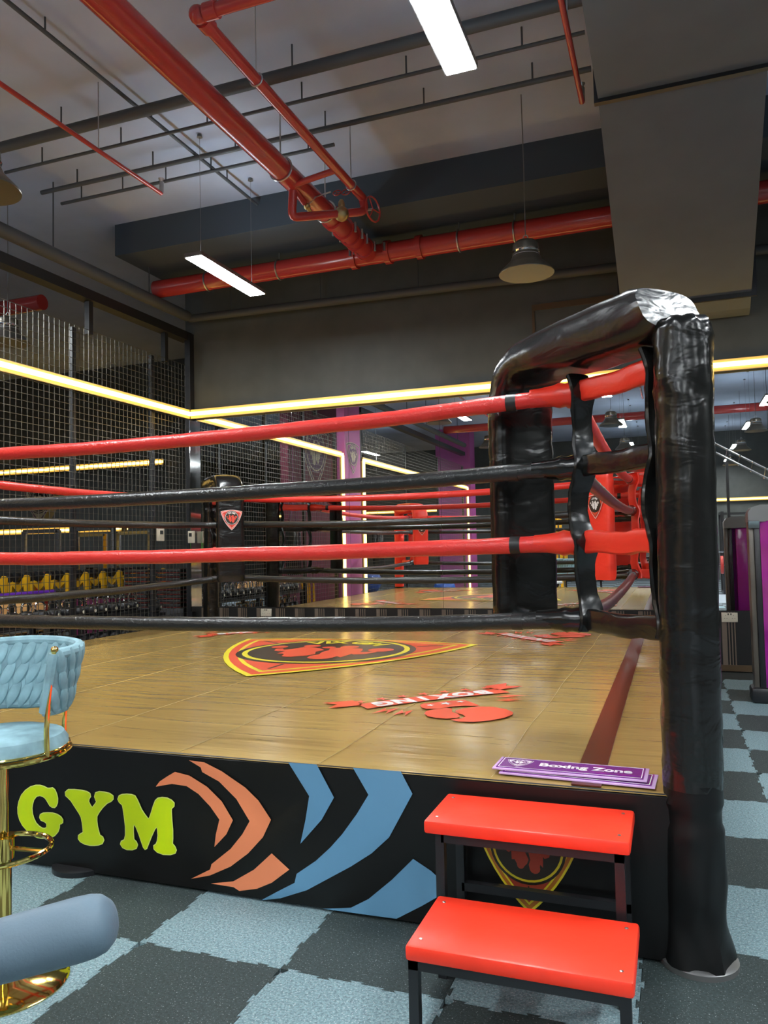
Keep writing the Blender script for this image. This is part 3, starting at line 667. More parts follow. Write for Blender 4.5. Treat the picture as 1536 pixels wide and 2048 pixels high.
for j in range(m):
    for i in range(n):
        a, b_, c_, d = j*(n+1)+i, j*(n+1)+i+1, (j+1)*(n+1)+i+1, (j+1)*(n+1)+i
        g.f += [(a, d, c_, b_), (a+q, b_+q, c_+q, d+q)]; g.m += [0, 0]
back = g.build('backrest', VELVET, t)
Geo().tube([backp(k/60, 1.0)+Vector((0, 0, -.004)) for k in range(61)], .019, 10).tube([backp(0, k/8) for k in range(9)], .017, 8).tube([backp(1, k/8) for k in range(9)], .017, 8).tube([backp(k/60, 0) for k in range(61)], .014, 8).build('rolled_edge', VELVET, back)
# woven leaf-shaped strips, one mesh shared by all
g = Geo(); N = 9; K = 10
for i in range(N+1):
    s = i/N; wv = math.sin(PI*s)**.7
    for k in range(K):
        a = 2*PI*k/K; g.v.append((.021*wv*math.cos(a), .013*wv*math.sin(a), (s-.5)*.115))
for i in range(N):
    for k in range(K): g.f.append((i*K+k, i*K+(k+1) % K, (i+1)*K+(k+1) % K, (i+1)*K+k)); g.m.append(0)
leaf = None
for sd in (-1, 1):
    for row in range(3):
        cnt = 19
        for k in range(cnt):
            s = (k+.5+(row % 2)*.5)/cnt
            if s > .985: continue
            p = backp(s, .19+.31*row); a = A0+(A1-A0)*s
            p = p+Vector((math.cos(a), math.sin(a), 0))*.012*sd
            rot = Matrix.Rotation(a-PI/2, 4, 'Z') @ Matrix.Rotation(math.radians(-15), 4, 'X') @ Matrix.Rotation(math.radians(22 if row % 2 == 0 else 26), 4, 'Y')
            if leaf is None: leaf = g.build('woven_strip', VELVET, back); o = leaf
            else: o = leaf.copy(); COL.objects.link(o)
            o.parent = back; o.matrix_local = Matrix.Translation(p) @ rot
for s in (0.0, .30, .62, 1.0):
    a = A0+(A1-A0)*s; top_ = backp(s, 1.0 if s in (0., 1.) else .9)+Vector((math.cos(a), math.sin(a), 0))*(.004)+Vector((0, 0, .012 if s in (0., 1.) else -.02))
    mid = backp(s, .15)+Vector((math.cos(a), math.sin(a), 0))*.012; bt = Vector((.208*math.cos(a), .208*math.sin(a), SZ-.02))
    pts = [bt, bt+Vector((0, 0, .07)), mid, top_] if s in (0., 1.) else [bt, bt+Vector((0, 0, .06)), mid]
    gg = Geo().tube([bt, bt.lerp(mid, .5)+Vector((math.cos(a), math.sin(a), 0))*-.006, mid, mid.lerp(top_, .5), top_] if s in (0., 1.) else pts, .0085, 10)
    if s in (0., 1.): gg.ball(top_, .013)
    gg.build('arm_post', GOLD, t)
# ================================================================= FOAM ROLLER (machine part in the foreground)
t = thing('foam_roller_arm', 'grey foam roller on a steel bar in the near left foreground', 'exercise roller', (-1.55, .95, 0))
a, b_ = Vector((-.885, 1.068, .848)), Vector((-1.125, 1.003, .778)); d = (b_-a).normalized()
prof = [(.0, 0), (.022, .002), (.036, .008), (.045, .020), (.0485, .035), (.05, .06), (.05, .44), (.045, .46), (.0, .46)]
q = d.to_track_quat('Z', 'Y').to_matrix()
Geo().lathe(prof, a, 40, axis=q).build('foam_grip', FOAM, t, world=True)
Geo().tube([a+d*.4, a+d*.85], .014, 12).build('bar', STEEL, t, world=True)
e = a+d*.85
Geo().bb((e.x-.03, e.y-.03, 0), (e.x+.03, e.y+.03, .68)).build('upright', BLACKM, t, world=True)
Geo().bb((e.x-.25, e.y-.04, 0), (e.x+.25, e.y+.04, .05)).build('foot', BLACKM, t, world=True)
# ================================================================= CEILING LIGHTS
def tube_panel(x, y, label, z=4.33, group='ceiling light panels behind the camera'):
    t = thing('light_panel', label, 'light', (x, y, z), 0, group)
    Geo().box((0, 0, .022), (.20, 1.28, .04)).build('housing', GREYM, t)
    Geo().box((0, 0, -.001), (.178, 1.25, .006)).build('diffuser', PANEL, t)
    Geo().box((0, 0, .044), (.15, 1.2, .004)).build('added_uplight', UPLIGHT, t)  # added glowing strip, lifts the ceiling above the panel
    g = Geo()
    for s in (-.5, .5): g.tube([(0, s, .04), (0, s, CZ-z)], .0022, 6)
    g.build('cable', GREYM, t)
    h = Geo()
    for s in (-.5, .5): h.lathe([(.03, CZ-z-.03), (.02, CZ-z-.002)], (0, s, 0), 12)
    h.build('ceiling_cup', GREYM, t)
    return t
p0 = tube_panel(-1.10, 3.87, 'long white light panel hanging nearest the camera at the top', 4.33, None)
dup(p0, (-4.29, 7.02, 4.33), 0, 'white light panel hanging over the far left of the ring')
n = 0
for x, y in ((2.2, 3.9), (-4.3, 2.35), (-4.3, -2.2), (-1.05, -.5), (-1.05, -5), (1.95, 1.3), (1.9, -2.4), (1.9, -7), (5, 5.6), (5, 1.3), (5, -3), (-1, -9.5), (-4.3, -7), (8, 3), (1.95, -11)):  # first panel is added out of view for the highlight on the corner pad end
    dup(p0, (x, y, 4.33), 0, 'white light panel behind the viewpoint, seen only in the mirror', 'ceiling light panels behind the camera')
for x, y in ((-8.0, 5.2), (-12.3, 4), (-9.6, 1), (-13, 0), (-9.3, -5)):  # nearest one is put in out of view to brighten the kettlebells
    dup(p0, (x, y, 4.6), 0, 'white light panel in the side room behind the mesh', 'light panels in the side room')
def pendant(x, y, z, label, group=None):
    t = thing('pendant_lamp', label, 'lamp', (x, y, z), 0, group)
    Geo().lathe([(.25, 0), (.252, .006), (.235, .03), (.19, .075), (.145, .12), (.125, .165), (.12, .19)], n=40).build('shade', LAMPM, t)
    Geo().lathe([(.118, .188), (.14, .118), (.185, .072), (.232, .028), (.248, .002)], n=40).build('reflector', LAMPI, t)
    Geo().lathe([(.0, .185), (.10, .17), (.13, .12), (.0, .115)], n=32).build('lens', BULB, t)
    g = Geo().lathe([(.122, .19), (.127, .205), (.122, .215)], n=32); g.build('collar', CHROME, t)
    Geo().lathe([(.118, .215), (.120, .235), (.116, .275), (.09, .30), (.03, .31), (0, .31)], n=32).build('cap', LAMPM, t)
    g = Geo().tube([(.022*math.cos(a), 0, .335+.03*math.sin(a)) for a in [2*PI*k/12 for k in range(12)]], .004, 6, closed=True); g.build('hook', STEEL, t)
    Geo().tube([(0, 0, .36), (.003, 0, 1.0), (-.002, 0, CZ-z)], .0045, 8).build('cable', GREYM, t)
    return t
pl = pendant(-1.165, 7.06, 3.93, 'bell-shaped pendant lamp hanging right of centre beside the black duct')
dup(pl, (-4.34, 3.95, 3.95), 0, 'bell pendant lamp cut by the left edge, upper one')
dup(pl, (-7.25, 6.97, 3.95), 0, 'bell pendant lamp behind the mesh at the left edge, lower one')
for x, y in ((-1.13, 2.1), (1.95, 3.4), (1.9, -.6), (1.9, -4.6), (-1.1, -2.6), (1.9, -9), (5, 3.5), (-4.3, -.4)):
    if (x, y) == (-1.13, 2.1): continue
    dup(pl, (x, y, 3.95), 0, 'bell pendant lamp behind the viewpoint, seen only in the mirror', 'pendant lamps behind the camera')
dup(pl, (-1.13, 1.9, 3.95), 0, 'bell pendant lamp behind the viewpoint, seen only in the mirror', 'pendant lamps behind the camera')
# ================================================================= RED PIPES
t = thing('fire_main_pipe', 'red fire main overhead with branch pipe, valves and handwheel, joining a cross pipe', 'pipe', (-3.2, 5.5, 5.0))
ZP = 5.0
MX = -3.30
Geo().tube([(MX, y, ZP) for y in (-3, 0, 4, 8.4, 8.6)], .105, 28).build('main_run', PIPE, t, world=True)
Geo().tube([(x, 8.68, ZP) for x in (-6.42, -5, -2, 2, 6)], .115, 28).build('cross_run', PIPE, t, world=True)
for y in (7.55, 7.85, 8.05, 8.2, 8.45): Geo().tube([(MX, y-.035, ZP), (MX, y+.035, ZP)], .128, 28).build('coupling', PIPE, t, world=True)
for x in (MX-.22, MX+.22, MX+.62): Geo().tube([(x-.035, 8.68, ZP), (x+.035, 8.68, ZP)], .14, 28).build('coupling', PIPE, t, world=True)
for y, s in ((7.85, -1), (7.85, 1), (8.05, -1), (8.05, 1), (8.2, 1), (8.45, -1), (8.45, 1)): Geo().tube([(MX+s*.135, y, ZP-.05), (MX+s*.135, y, ZP+.06)], .015, 8).build('coupling_bolt', STEEL, t, world=True)
for x in (MX-.22, MX+.22): Geo().tube([(x, 8.54, ZP-.03), (x, 8.54, ZP+.07)], .017, 8).build('coupling_bolt', STEEL, t, world=True)
def strapring(c, axis, r):
    g = Geo(); pts = []
    for k in range(24):
        a = 2*PI*k/24; pts.append(Vector(c)+(Vector((math.cos(a), 0, math.sin(a))) if axis == 'y' else Vector((0, math.cos(a), math.sin(a))))*r)
    g.tube(pts, .011, 6, closed=True).tube([Vector(c)+Vector((0, 0, r)), Vector((c[0], c[1], CZ))], .008, 6)
    g.build('hanger', STEEL, t, world=True)
for y in (3.6, 6.35, 7.35): strapring((MX, y, ZP), 'y', .112)
for x in (-4.55, -2.2, -1.55, -5.6): strapring((x, 8.68, ZP), 'x', .122)
main_t = t
BX = -2.82
def bend(pts, r=.09, n=6):
    pts = [Vector(p) for p in pts]; out = [pts[0]]
    for i in range(1, len(pts)-1):
        a, b_, c = pts[i-1], pts[i], pts[i+1]; d1 = (a-b_).normalized(); d2 = (c-b_).normalized()
        for k in range(n+1):
            s = k/n; p = (b_+d1*r*(1-s))*(1-s)+(b_+d2*r*s)*s; out.append(b_+d1*r*(1-s)**2+d2*r*s**2)
    return out+[pts[-1]]
Geo().tube(bend([(-1.0, 4.28, CZ), (-1.0, 4.28, ZP), (BX, 4.28, ZP), (BX, 7.20, ZP)]), .045, 16).build('branch_run', PIPE, t, world=True)
g = Geo().ball((BX, 4.28, ZP), .062).tube([(BX, 4.33, ZP), (BX, 4.42, ZP)], .058, 16).tube([(BX+.06, 4.28, ZP), (BX+.15, 4.28, ZP)], .058, 16); g.build('elbow', PIPE, t, world=True)
for y in (5.05, 6.9):
    c = Vector((BX, y, ZP)); g = Geo().tube([c+Vector((math.cos(a), 0, math.sin(a)))*.05 for a in [2*PI*k/20 for k in range(20)]], .007, 6, closed=True).tube([c+Vector((0, 0, .05)), (BX, y, CZ)], .006, 6)
    g.build('hanger', STEEL, t, world=True)
Geo().tube(bend([(BX, 6.55, ZP-.01), (-3.28, 6.55, 4.93), (-3.28, 6.80, 4.86)], .05), .030, 12).build('bypass_pipe', PIPE, t, world=True)
Geo().tube(bend([(-3.30, 6.60, 4.90), (-3.34, 6.64, 4.66), (-2.80, 7.22, 4.86), (-2.82, 7.20, 5.0)], .07), .042, 14).build('valve_pipe', PIPE, t, world=True)
g = Geo().ball((-2.98, 7.03, 4.79), .075, 14).ball((-2.98, 7.03, 4.88), .035, 10, sc=(1, 1, 1.8)); g.build('valve_body', BRASS, t, world=True)
g = Geo().tube([(-3.28, 6.82, 4.86), (-3.28, 7.02, 4.80)], .022, 10, 0).ball((-3.28, 6.86, 4.85), .035); g.build('ball_valve', BRASS, t, world=True)
Geo().tube([(-3.28, 6.9, 4.89), (-3.20, 6.9, 4.95), (-3.02, 6.86, 4.95)], .008, 8).build('lever', STEEL, t, world=True)
def wheel(c, r, nrm, name='handwheel', th=.010):
    q = Vector(nrm).to_track_quat('Z', 'Y').to_matrix(); c = Vector(c)
    g = Geo().tube([c+q @ Vector((r*math.cos(a), r*math.sin(a), 0)) for a in [2*PI*k/24 for k in range(24)]], th, 8, closed=True)
    for k in range(3): g.tube([c, c+q @ Vector((r*math.cos(k*2.09), r*math.sin(k*2.09), 0))], th*.7, 6)
    g.build(name, PIPE, t, world=True)
wheel((-2.74, 7.28, 4.90), .125, (1, -.25, 0)); wheel((-2.94, 7.06, 5.02), .045, (.1, -1, .6), th=.006); wheel((-3.04, 7.06, 5.03), .04, (.1, -1, .6), th=.006)
Geo().tube([(-3.20, 7.32, 4.93), (-2.74, 7.28, 4.90)], .013, 8).build('spindle', STEEL, t, world=True)
def sprinkler(label, x, ya, yb, r=.02):
    t = thing('sprinkler_pipe', label, 'pipe', (x, yb, ZP))
    Geo().tube([(x, ya, ZP), (x, yb, ZP)], r, 12).build('pipe_run', PIPE, t, world=True)
    Geo().tube([(x, yb, ZP), (x, yb+.01, ZP+.12)], r*1.1, 10).lathe([(.012, .12), (.03, .15), (.0, .155)], (x, yb, ZP), 12).build('sprinkler_head', STEEL, t, world=True)
    Geo().tube([(x, yb-.9, ZP), (x, yb-.9, CZ)], .005, 6).build('hanger', STEEL, t, world=True)
sprinkler('thin red sprinkler pipe ending in mid air, upper left', -4.62, -3, 6.34)
sprinkler('thin red sprinkler pipe ending beside the black duct, upper right', -.555, -1, 6.30, .022)
tag(Geo().tube([(-6.4, -3.75, 5.0), (8, -3.75, 5.0)], .115, 20).build('red_pipe', PIPE), 'red cross pipe behind the viewpoint, seen only in the mirror', 'pipe')
# black conduits on the ceiling
def conduit(label, a, b_, r, clips=6):
    t = thing('conduit', label, 'conduit', a); a, b_ = Vector(a), Vector(b_)
    Geo().tube([a, b_], r, 12).build('pipe_run', CEIL2, t, world=True)
    for k in range(clips):
        p = a.lerp(b_, (k+.5)/clips); Geo().tube([p, (p.x, p.y, CZ)], .008, 6).build('hanger', CEIL2, t, world=True)
conduit('thick dark conduit crossing the ceiling at the upper left', (-6.4, 5.62, 5.38), (8, 5.62, 5.38), .05)
conduit('thin dark conduit crossing the ceiling, nearest of the two thin ones', (-6.4, 6.12, 5.45), (-.5, 6.12, 5.45), .016)
conduit('thin dark conduit crossing the ceiling, middle one', (-6.4, 6.62, 5.45), (-.5, 6.62, 5.45), .024)
conduit('thin dark conduit crossing the ceiling behind the others', (-6.4, 6.92, 5.45), (-3.0, 6.92, 5.45), .018)
conduit('dark conduit running lengthwise at the upper left', (-4.42, 0, 5.5), (-4.42, 7.9, 5.5), .018)
conduit('black pipe along the top of the mesh partition', (-6.36, -6, 4.80), (-6.36, 9.30, 4.80), .075, 9)
conduit('black pipe high along the back wall', (-6.36, 9.36, 4.78), (6, 9.36, 4.55), .055, 9)
# black duct
t = thing('air_duct', 'large black air duct dropping toward the back wall', 'duct', (.15, 7, 4.8))
g = Geo(); H_ = .5
pr_ = [(-2.0, 4.83), (6.03, 4.83), (8.95, 4.06), (9.25, 3.98), (9.5, 3.97)]
for y, z in pr_:
    q = (y-6.03)/3; xa = -.41-.03*max(0, q); xb = .76+.12*max(0, q)
    g.v += [(xa, y, z), (xb, y, z), (xb, y, z+H_), (xa, y, z+H_)]
for i in range(len(pr_)-1):
    for k in range(4): g.f.append((i*4+k, i*4+(k+1) % 4, i*4+4+(k+1) % 4, i*4+4+k)); g.m.append(0)
g.f += [(3, 2, 1, 0), tuple(range(len(pr_)*4-4, len(pr_)*4))]; g.m += [0, 0]
for f in range(len(g.f)): g.f[f] = tuple(reversed(g.f[f]))
g.build('duct_body', DUCT, t, smooth=0, world=True)
Geo().bb((-.44, 6.00, 4.80), (.80, 6.05, 5.4)).build('flange', BLACKM, t, world=True)
Geo().bb((-.47, 8.93, 4.02), (.93, 8.97, 4.62)).build('flange', BLACKM, t, world=True)
# ================================================================= WALL FITTINGS
def socket(x, label):
    t = thing('wall_socket', label, 'socket', (x, YB-.036, .597))
    Geo().box((0, -.006, 0), (.165, .014, .105), bev=.003).build('plate', WPLAST, t)
    g = Geo()
    for s in (-.04, .04):
        for a, b_ in ((0, .022), (-.012, -.012), (.012, -.012)): g.box((s+a, -.0135, b_), (.008, .001, .005) if b_ < 0 else (.005, .001, .008))
        g.box((s*.35, -.014, .035), (.012, .002, .02))
    g.build('pin_holes', BLACK, t)
socket(.57, 'white double wall socket right of the near corner post')
socket(-5.26, 'white double wall socket low on the striped back wall')
def wbox(name, label, c, size, mm=None):
    t = thing(name, label, 'control box', c)
    Geo().box((0, 0, 0), size, bev=.008).build('case', WPLAST, t)
    s = Vector(size); Geo().box((s.x*.5+.001 if s.x < s.y else 0, -s.y*.5-.001 if s.x >= s.y else 0, .03), (.003 if s.x < s.y else s.x*.5, .003 if s.y <= s.x else s.y*.5, s.z*.3)).build('screen', BLACK, t)
wbox('wall_controller', 'cream thermostat box on the mesh post left of the corner', (-6.47, 8.80, 1.69), (.04, .13, .17))
wbox('card_reader', 'cream card reader box on the slim corner column', (-6.36, 9.36, 1.66), (.09, .05, .17))
# ================================================================= KETTLEBELL RACK
t = thing('kettlebell_rack', 'black two-shelf rack of kettlebells behind the mesh', 'rack', (-6.9, 7.3, 0))
RY0, RY1 = 5.35, 8.95
for z in (.30, .66):
    Geo().bb((-7.08, RY0, z-.03), (-6.72, RY1, z), bev=.004).build('shelf', BLACKM, t, world=True)
    Geo().bb((-6.72, RY0, z-.03), (-6.70, RY1, z+.03)).build('shelf_lip', BLACKM, t, world=True)
for y in (RY0+.1, 7.15, RY1-.1):
    for x in (-7.05, -6.75): Geo().bb((x-.025, y-.025, 0), (x+.025, y+.025, .66)).build('leg', BLACKM, t, world=True)
for y in (5.5, 5.75, 6.0, 6.25, 6.5, 6.75, 7.0, 7.25):
    Geo().bb((-7.08, y-.085, .68), (-7.06, y+.085, .90), bev=.008).build('back_panel', TAN, t, world=True)
    Geo().bb((-7.08, y-.085, .40), (-7.06, y+.085, .56), bev=.008).build('back_panel', TAN, t, world=True)
kb = thing('kettlebell', 'black kettlebell with bright steel handle on the rack', 'kettlebell', (-6.9, RY0+.12, .66), 0, 'kettlebells on the rack')
Geo().lathe([(.045, 0), (.07, .012), (.088, .05), (.092, .085), (.082, .125), (.055, .15), (0, .158)], n=18).build('bell', BLACKM, kb)
Geo().tube([(0, .050*1.0, .13), (0, .066, .17), (0, .062, .215), (0, .035, .245), (0, 0, .252), (0, -.035, .245), (0, -.062, .215), (0, -.066, .17), (0, -.050, .13)], .013, 8).build('handle', CHROME, kb)
Geo().tube([(.088, 0, .08), (.094, 0, .08)], .02, 10).build('weight_label', WPLAST, kb)
ORD = ['nearest', 'second', 'third', 'fourth', 'fifth', 'sixth', 'seventh', 'eighth', 'ninth', 'tenth', 'eleventh', 'twelfth', 'thirteenth', 'fourteenth', 'fifteenth', 'sixteenth', 'seventeenth', 'eighteenth']
k = 0
for z, nm in ((.66, 'upper'), (.30, 'lower')):
    y = RY0+.12; n_ = 0
    while y < RY1-.1:
        if not (k == 0):
            dup(kb, (-6.9, y, z), random.Random(k).uniform(-.25, .25), 'black kettlebell on the '+nm+' shelf, '+ORD[n_]+(' from the viewer' if n_ else ' the viewer'), 'kettlebells on the '+nm+' shelf')
        else: kb['label'] = 'black kettlebell on the upper shelf, nearest the viewer'; kb['group'] = 'kettlebells on the upper shelf'
        k += 1; n_ += 1; y += .205
st = thing('kettlebell_stand', 'small black pedestal beside the end of the kettlebell rack', 'stand', (-6.9, 9.25, 0))
Geo().bb((-.10, -.10, .56), (.10, .10, .60)).build('top', BLACKM, st); Geo().bb((-.03, -.03, 0), (.03, .03, .56)).build('column', BLACKM, st); Geo().bb((-.12, -.12, 0), (.12, .12, .03)).build('base', BLACKM, st)
dup(kb, (-6.9, 9.25, .60), .2, 'single kettlebell on the small pedestal past the rack end').pop('group', None)
# purple slatted low wall and step stack in the side room
t = thing('slatted_divider', 'low purple slatted divider behind the kettlebell rack', 'divider', (-8.1, 10.4, 0))
sl = None
for k in range(26):
    x = -9.4+k*.105
    if sl is None: sl = Geo().bb((-.047, -.02, .0), (.047, .02, .72), bev=.004).build('slat', mat('plum_slat', (.20, .02, .09), .5), t); sl.location = (x+8.1, 0, 0)
    else: inst(sl, 'slat', (x+8.1, 0, 0), parent=t)
REDP = mat('red_plastic', (.45, .03, .02), .4)
for sx_, lab in ((-7.75, 'left'), (-7.15, 'right')):
    for k in range(9):
        o = thing('aerobic_step', ('bottom' if k == 0 else 'top' if k == 8 else ORD[k].replace('nearest', 'first')+' from bottom')+' aerobic step of the '+lab+' black and red stack', 'step', (sx_, 10.05, .62+k*.065), 0, lab+' stack of aerobic steps')
        Geo().box((0, 0, .03), (.42, .30, .045), bev=.008).build('deck', BLACK, o)
        Geo().box((0, 0, .006), (.40, .28, .012)).build('riser', REDP, o)
        if k == 0 and lab == 'left': pass
Geo_ = Geo().bb((-8.1, 9.85, 0), (-6.85, 10.25, .615), bev=.01)
tag(Geo_.build('step_bench', BLACKM), 'black box bench carrying the stacked aerobic steps', 'bench')
# dumbbell rack with yellow saddles
t = thing('dumbbell_rack', 'dumbbell rack with yellow V-shaped saddles in the side room', 'rack', (-8.5, 9.4, 0))
for x in (-8.75, -8.25): Geo().bb((x-.03, 7.0, .86), (x+.03, 11.6, .90)).build('rail', BLACKM, t, world=True)
for y in (7.1, 9.3, 11.5):
    for x in (-8.75, -8.25): Geo().bb((x-.03, y-.03, 0), (x+.03, y+.03, .86)).build('leg', BLACKM, t, world=True)
VS = [(-.17, 0), (-.12, 0), (-.10, .13), (0, .04), (.10, .13), (.12, 0), (.17, 0), (.17, .26), (.12, .28), (0, .13), (-.12, .28), (-.17, .26)]
sad = None; db = None
for k in range(12):
    y = 7.2+k*.385
    if sad is None:
        g = Geo().poly(VS, thick=.05); g.xf(frame((0, 0, 0), (1, 0, 0), (0, 0, 1))); sad = g.build('saddle', YELM, t, smooth=0); sad.location = (0, y-9.4, .90)
    else: inst(sad, 'saddle', (0, y-9.4, .90), parent=t)
    if db is None:
        db = thing('dumbbell', 'black dumbbell in a yellow saddle, nearest the viewer', 'dumbbell', (-8.5, y+.1, 1.15), 0, 'dumbbells on the yellow rack')
        Geo().tube([(0, -.09, 0), (0, .09, 0)], .016, 10).build('grip', CHROME, db)
        for s in (-1, 1): Geo().tube([(0, s*.07, 0), (0, s*.15, 0)], .07, 14).build('head', BLACKM, db)
    elif k < 11: dup(db, (-8.5, y+.1, 1.15), 0, 'black dumbbell in a yellow saddle, '+ORD[k]+' from the viewer')
tag(Geo().tube([(-8.1, 7.2, .93), (-8.1, 8.6, .93)], .035, 16).build('rolled_mat', mat('violet_mat', (.13, .02, .40), .5)), 'violet rolled mat lying along the dumbbell rack', 'mat')
# ================================================================= PURPLE MACHINE TOWER (right edge)
def tower(label, loc, rz=0.):
    t = thing('machine_tower', label, 'gym machine', loc, rz)
    # x to the right, y away; front edge column at x=0
    Geo().bb((0, -.09, .05), (.045, .09, 1.62), bev=.010).build('frame_column', TAUPEM, t)
    Geo().bb((.045, -.10, .05), (.095, .10, 1.60), bev=.01).build('side_panel', BLACKM, t)
    g = Geo(); n = 14
    for z in (.02, 1.62):
        for k in range(n+1):
            a = PI*k/n; g.v.append((.095+.455*k/n, -.10-.09*math.sin(a), z))
    for k in range(n): g.f.append((k, k+1, n+2+k, n+1+k)); g.m.append(0)
    g.build('shroud', PURPLE, t); 
    Geo().bb((.13, .04, .02), (.55, .12, 1.62), bev=.03).build('rear_panel', PURPLE, t)
    g = Geo(); pts = [(-.02, z) for z in (1.60,)]
    prof = [(0, 1.615), (0, 1.70), (.03, 1.745), (.10, 1.765), (.60, 1.77), (.60, 1.615)]
    g.poly(prof, thick=.26); g.xf(frame((0, -.13, 0), (1, 0, 0), (0, 0, 1))); g.build('top_cap', GREYM, t)
    Geo().box((.045, -.115, 1.60), (.09, .05, .07), Matrix.Rotation(.5, 3, 'X')).build('cap_plate', CHROME, t)
    Geo().bb((-.03, -.13, 0), (.16, .13, .14), bev=.03).build('foot', BLACKM, t)
    return t
tower('purple-fronted machine tower standing at the right edge', (.645, 7.80, 0))
# ================================================================= THINGS BEHIND THE VIEWPOINT, SEEN IN THE MIRROR
def bench(loc, rz, col, label):
    t = thing('weight_bench', label, 'bench', loc, rz)
    Geo().bb((-.14, -.62, .40), (.14, .62, .47), bev=.02).build('pad', col, t)
    g = Geo().bb((-.03, -.55, .34), (.03, .55, .40)); g.build('beam', BLACKM, t)
    for y in (-.5, .5): Geo().bb((-.25, y-.03, 0), (.25, y+.03, .05)).bb((-.03, y-.03, .05), (.03, y+.03, .36)).build('leg', BLACKM, t)
def rack(loc, rz, label, plate=REDP, up=BLACKM):
    t = thing('barbell_rack', label, 'rack', loc, rz)
    for x in (-.6, .6):
        for y in (-.5, .5): Geo().bb((x-.04, y-.04, 0), (x+.04, y+.04, 2.25)).build('upright', up, t)
        Geo().bb((x-.03, -.5, 0), (x+.03, .5, .07)).bb((x-.03, -.5, 2.18), (x+.03, .5, 2.25)).build('side_rail', up, t)
    Geo().bb((-.6, -.53, 2.18), (.6, -.47, 2.25)).build('cross_bar', up, t)
    b = Geo().tube([(-1.1, .58, 1.15), (1.1, .58, 1.15)], .015, 10).build('barbell', CHROME, t)
    for x in (-.88, -.80, .80, .88): Geo().tube([(x-.025, .58, 1.15), (x+.025, .58, 1.15)], .225, 28).build('plate', plate, b)
rack((1.9, -4.5, 0), 0, 'black barbell rack with yellow plates behind the viewpoint', YELM)
rack((3.4, -1.4, 0), 0, 'black barbell rack with red plates behind the viewpoint', REDP)
rack((-3.9, -5.5, 0), 0, 'yellow barbell rack behind the viewpoint', YELM, YELM)
# low barbell with red bumper plate
t = thing('barbell', 'barbell with a red bumper plate on the floor stand, seen in the mirror', 'barbell', (1.5, -2.2, .85))
Geo().tube([(-.55, 0, 0), (1.3, 0, 0)], .014, 10).build('bar', CHROME, t)
Geo().tube([(-.38, 0, 0), (-.32, 0, 0)], .225, 30).build('plate', REDP, t)
Geo().bb((-.1, -.03, -.85), (-.04, .03, .02)).bb((.8, -.03, -.85), (.86, .03, .02)).bb((-.1, -.03, -.2), (.86, .03, -.14)).build('stand', BLACKM, t)
bench((.2, -1.6, 0), .3, BLACK, 'black padded bench behind the viewpoint, right')
bench((-3.4, -2.0, 0), 1.2, WHITE, 'white padded bench behind the viewpoint, left')
bench((-2.5, -4.6, 0), 1.5, BLACK, 'black padded bench far behind the viewpoint')
tag(Geo().bb((.4, -3.9, -.012), (2.7, -.8, .004)).build('lifting_mat', mat('pale_mat', (.42, .47, .52), .6)), 'pale grey lifting mat on the floor behind the viewpoint', 'mat')
# ladder-like bolted truss
t = thing('climbing_ladder', 'bolted steel ladder arms rising behind the viewpoint, seen in the mirror', 'ladder', (1.9, 1.2, 2.9))
for dz in (0, -.20):
    for off in (0, .05):
        Geo().tube([(.6, .2+off, 3.86+dz), (2.6, .2+off, 2.62+dz)], .022, 8).build('rail', GREYM, t, world=True)
for k in range(8):
    s = (k+.5)/8; p = Vector((.6+2*s, .2, 3.86-1.24*s)); q = p+Vector((-.04, 0, -.20))
    Geo().tube([p, q], .012, 6).ball(p+Vector((0, .07, 0)), .022, 8).ball(q+Vector((0, .07, 0)), .022, 8).build('rung', CHROME, t, world=True)
for x in (1.2, 2.5): Geo().bb((x-.03, .18, 0), (x+.03, .24, 3.2-(x-1.2)*.5)).build('upright', BLACKM, t, world=True)
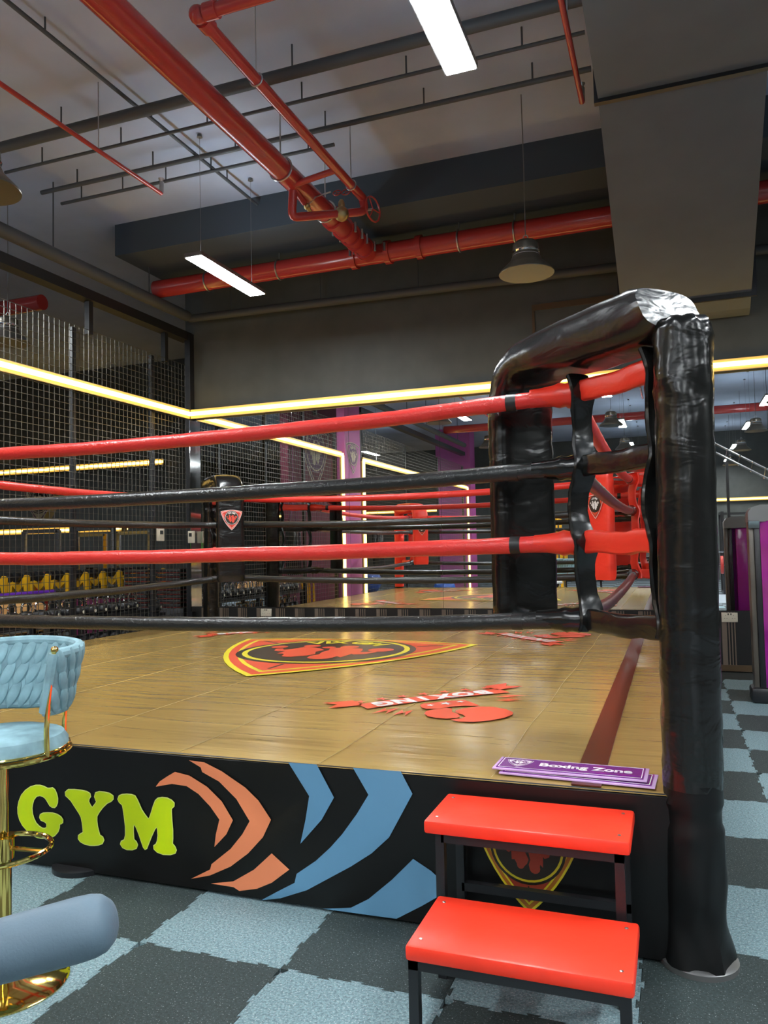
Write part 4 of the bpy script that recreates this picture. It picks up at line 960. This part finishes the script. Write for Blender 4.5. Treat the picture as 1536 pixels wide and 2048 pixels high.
# gym balls on a tubular stand, yellow hoops, heavy bags
for x, y, z, r, c, l in ((-7.1, .95, .62, .30, BLUEB, 'blue gym ball resting on a low box behind the mesh, upper'), (-5.9, -1.6, .30, .30, BLUEB, 'blue gym ball on the floor beyond the ring, lower')):
    tag(Geo().ball((x, y, z), r, 28).build('gym_ball', c), l, 'ball')
tag(Geo().bb((-7.45, .6, 0), (-6.75, 1.3, .315), bev=.01).build('plyo_box', BLACK), 'low black box carrying the blue gym ball', 'box')
for y in (5.05, 4.72):
    t = thing('yellow_hoop', 'yellow double tube hoop standing beside the rack end' + (', nearer the pillar' if y < 5 else ', nearer the rack'), 'frame', (-6.9, y, 0))
    for dx in (-.05, .05):
        Geo().tube([(dx, -.02, 0), (dx, -.02, .68)]+[(dx, .08-.10*math.cos(a), .68+.13*math.sin(a)) for a in [PI*k/8*.5 for k in range(9)]]+[(dx, .22, .81)], .022, 10).build('hoop', YELM, t)
    Geo().bb((-.12, -.1, 0), (.12, .26, .02)).build('foot', BLACKM, t)
def bag(loc, label, m):
    t = thing('heavy_bag', label, 'punching bag', loc)
    Geo().lathe([(0, 0), (.15, .01), (.175, .04), (.175, 1.10), (.15, 1.14), (0, 1.15)], n=26).build('bag_body', m, t)
    g = Geo()
    for k in range(4): g.tube([(.14*math.cos(k*PI/2), .14*math.sin(k*PI/2), 1.14), (0, 0, 1.55)], .007, 6)
    g.tube([(0, 0, 1.55), (0, 0, CZ-loc[2])], .008, 6).build('chain', CHROME, t)
bag((-8.0, -.6, .9), 'black heavy bag beyond the mesh bay, nearer', VINYL)
bag((-8.2, -2.6, .9), 'black heavy bag beyond the mesh bay, farther', VINYL)
bag((-7.7, 3.9, .9), 'black heavy bag with green print near the purple pillar', VINYL)
g = Geo().bb((-9.0, 5.0, 1.35), (-8.94, 6.2, 1.85), bev=.02); tag(g.build('green_panel', GREEND), 'green mat hanging behind the mesh, seen in the mirror', 'mat')
# side-room machines, small in the photo
for k, (x, y) in enumerate(((-10.5, 12.2), (-12.2, 12.6), (-14.0, 12.0), (-9.6, 8.2))):
    t = thing('cable_machine', ('first', 'second', 'third', 'fourth')[k]+' cable machine frame from the corner in the side room', 'gym machine', (x, y, 0))
    for dx in (-.45, .45): Geo().bb((dx-.04, -.04, 0), (dx+.04, .04, 1.95), bev=.005).build('upright', YELM if k == 2 else GREYM, t)
    Geo().bb((-.45, -.04, 1.90), (.45, .04, 1.98)).build('top_bar', GREYM, t)
    Geo().bb((-.12, -.10, .1), (.12, .06, 1.1)).build('weight_stack', REDP if k % 2 else BLACKM, t)
    Geo().bb((-.5, -.4, 0), (.5, .3, .05)).build('base', BLACKM, t)
tag(Geo().tube([(-10.5, 8.6, 5.05), (-8.3, 8.6, 5.05)], .11, 20).build('red_pipe', PIPE), 'red pipe high in the side room, glimpsed above the mesh at the left edge', 'pipe')
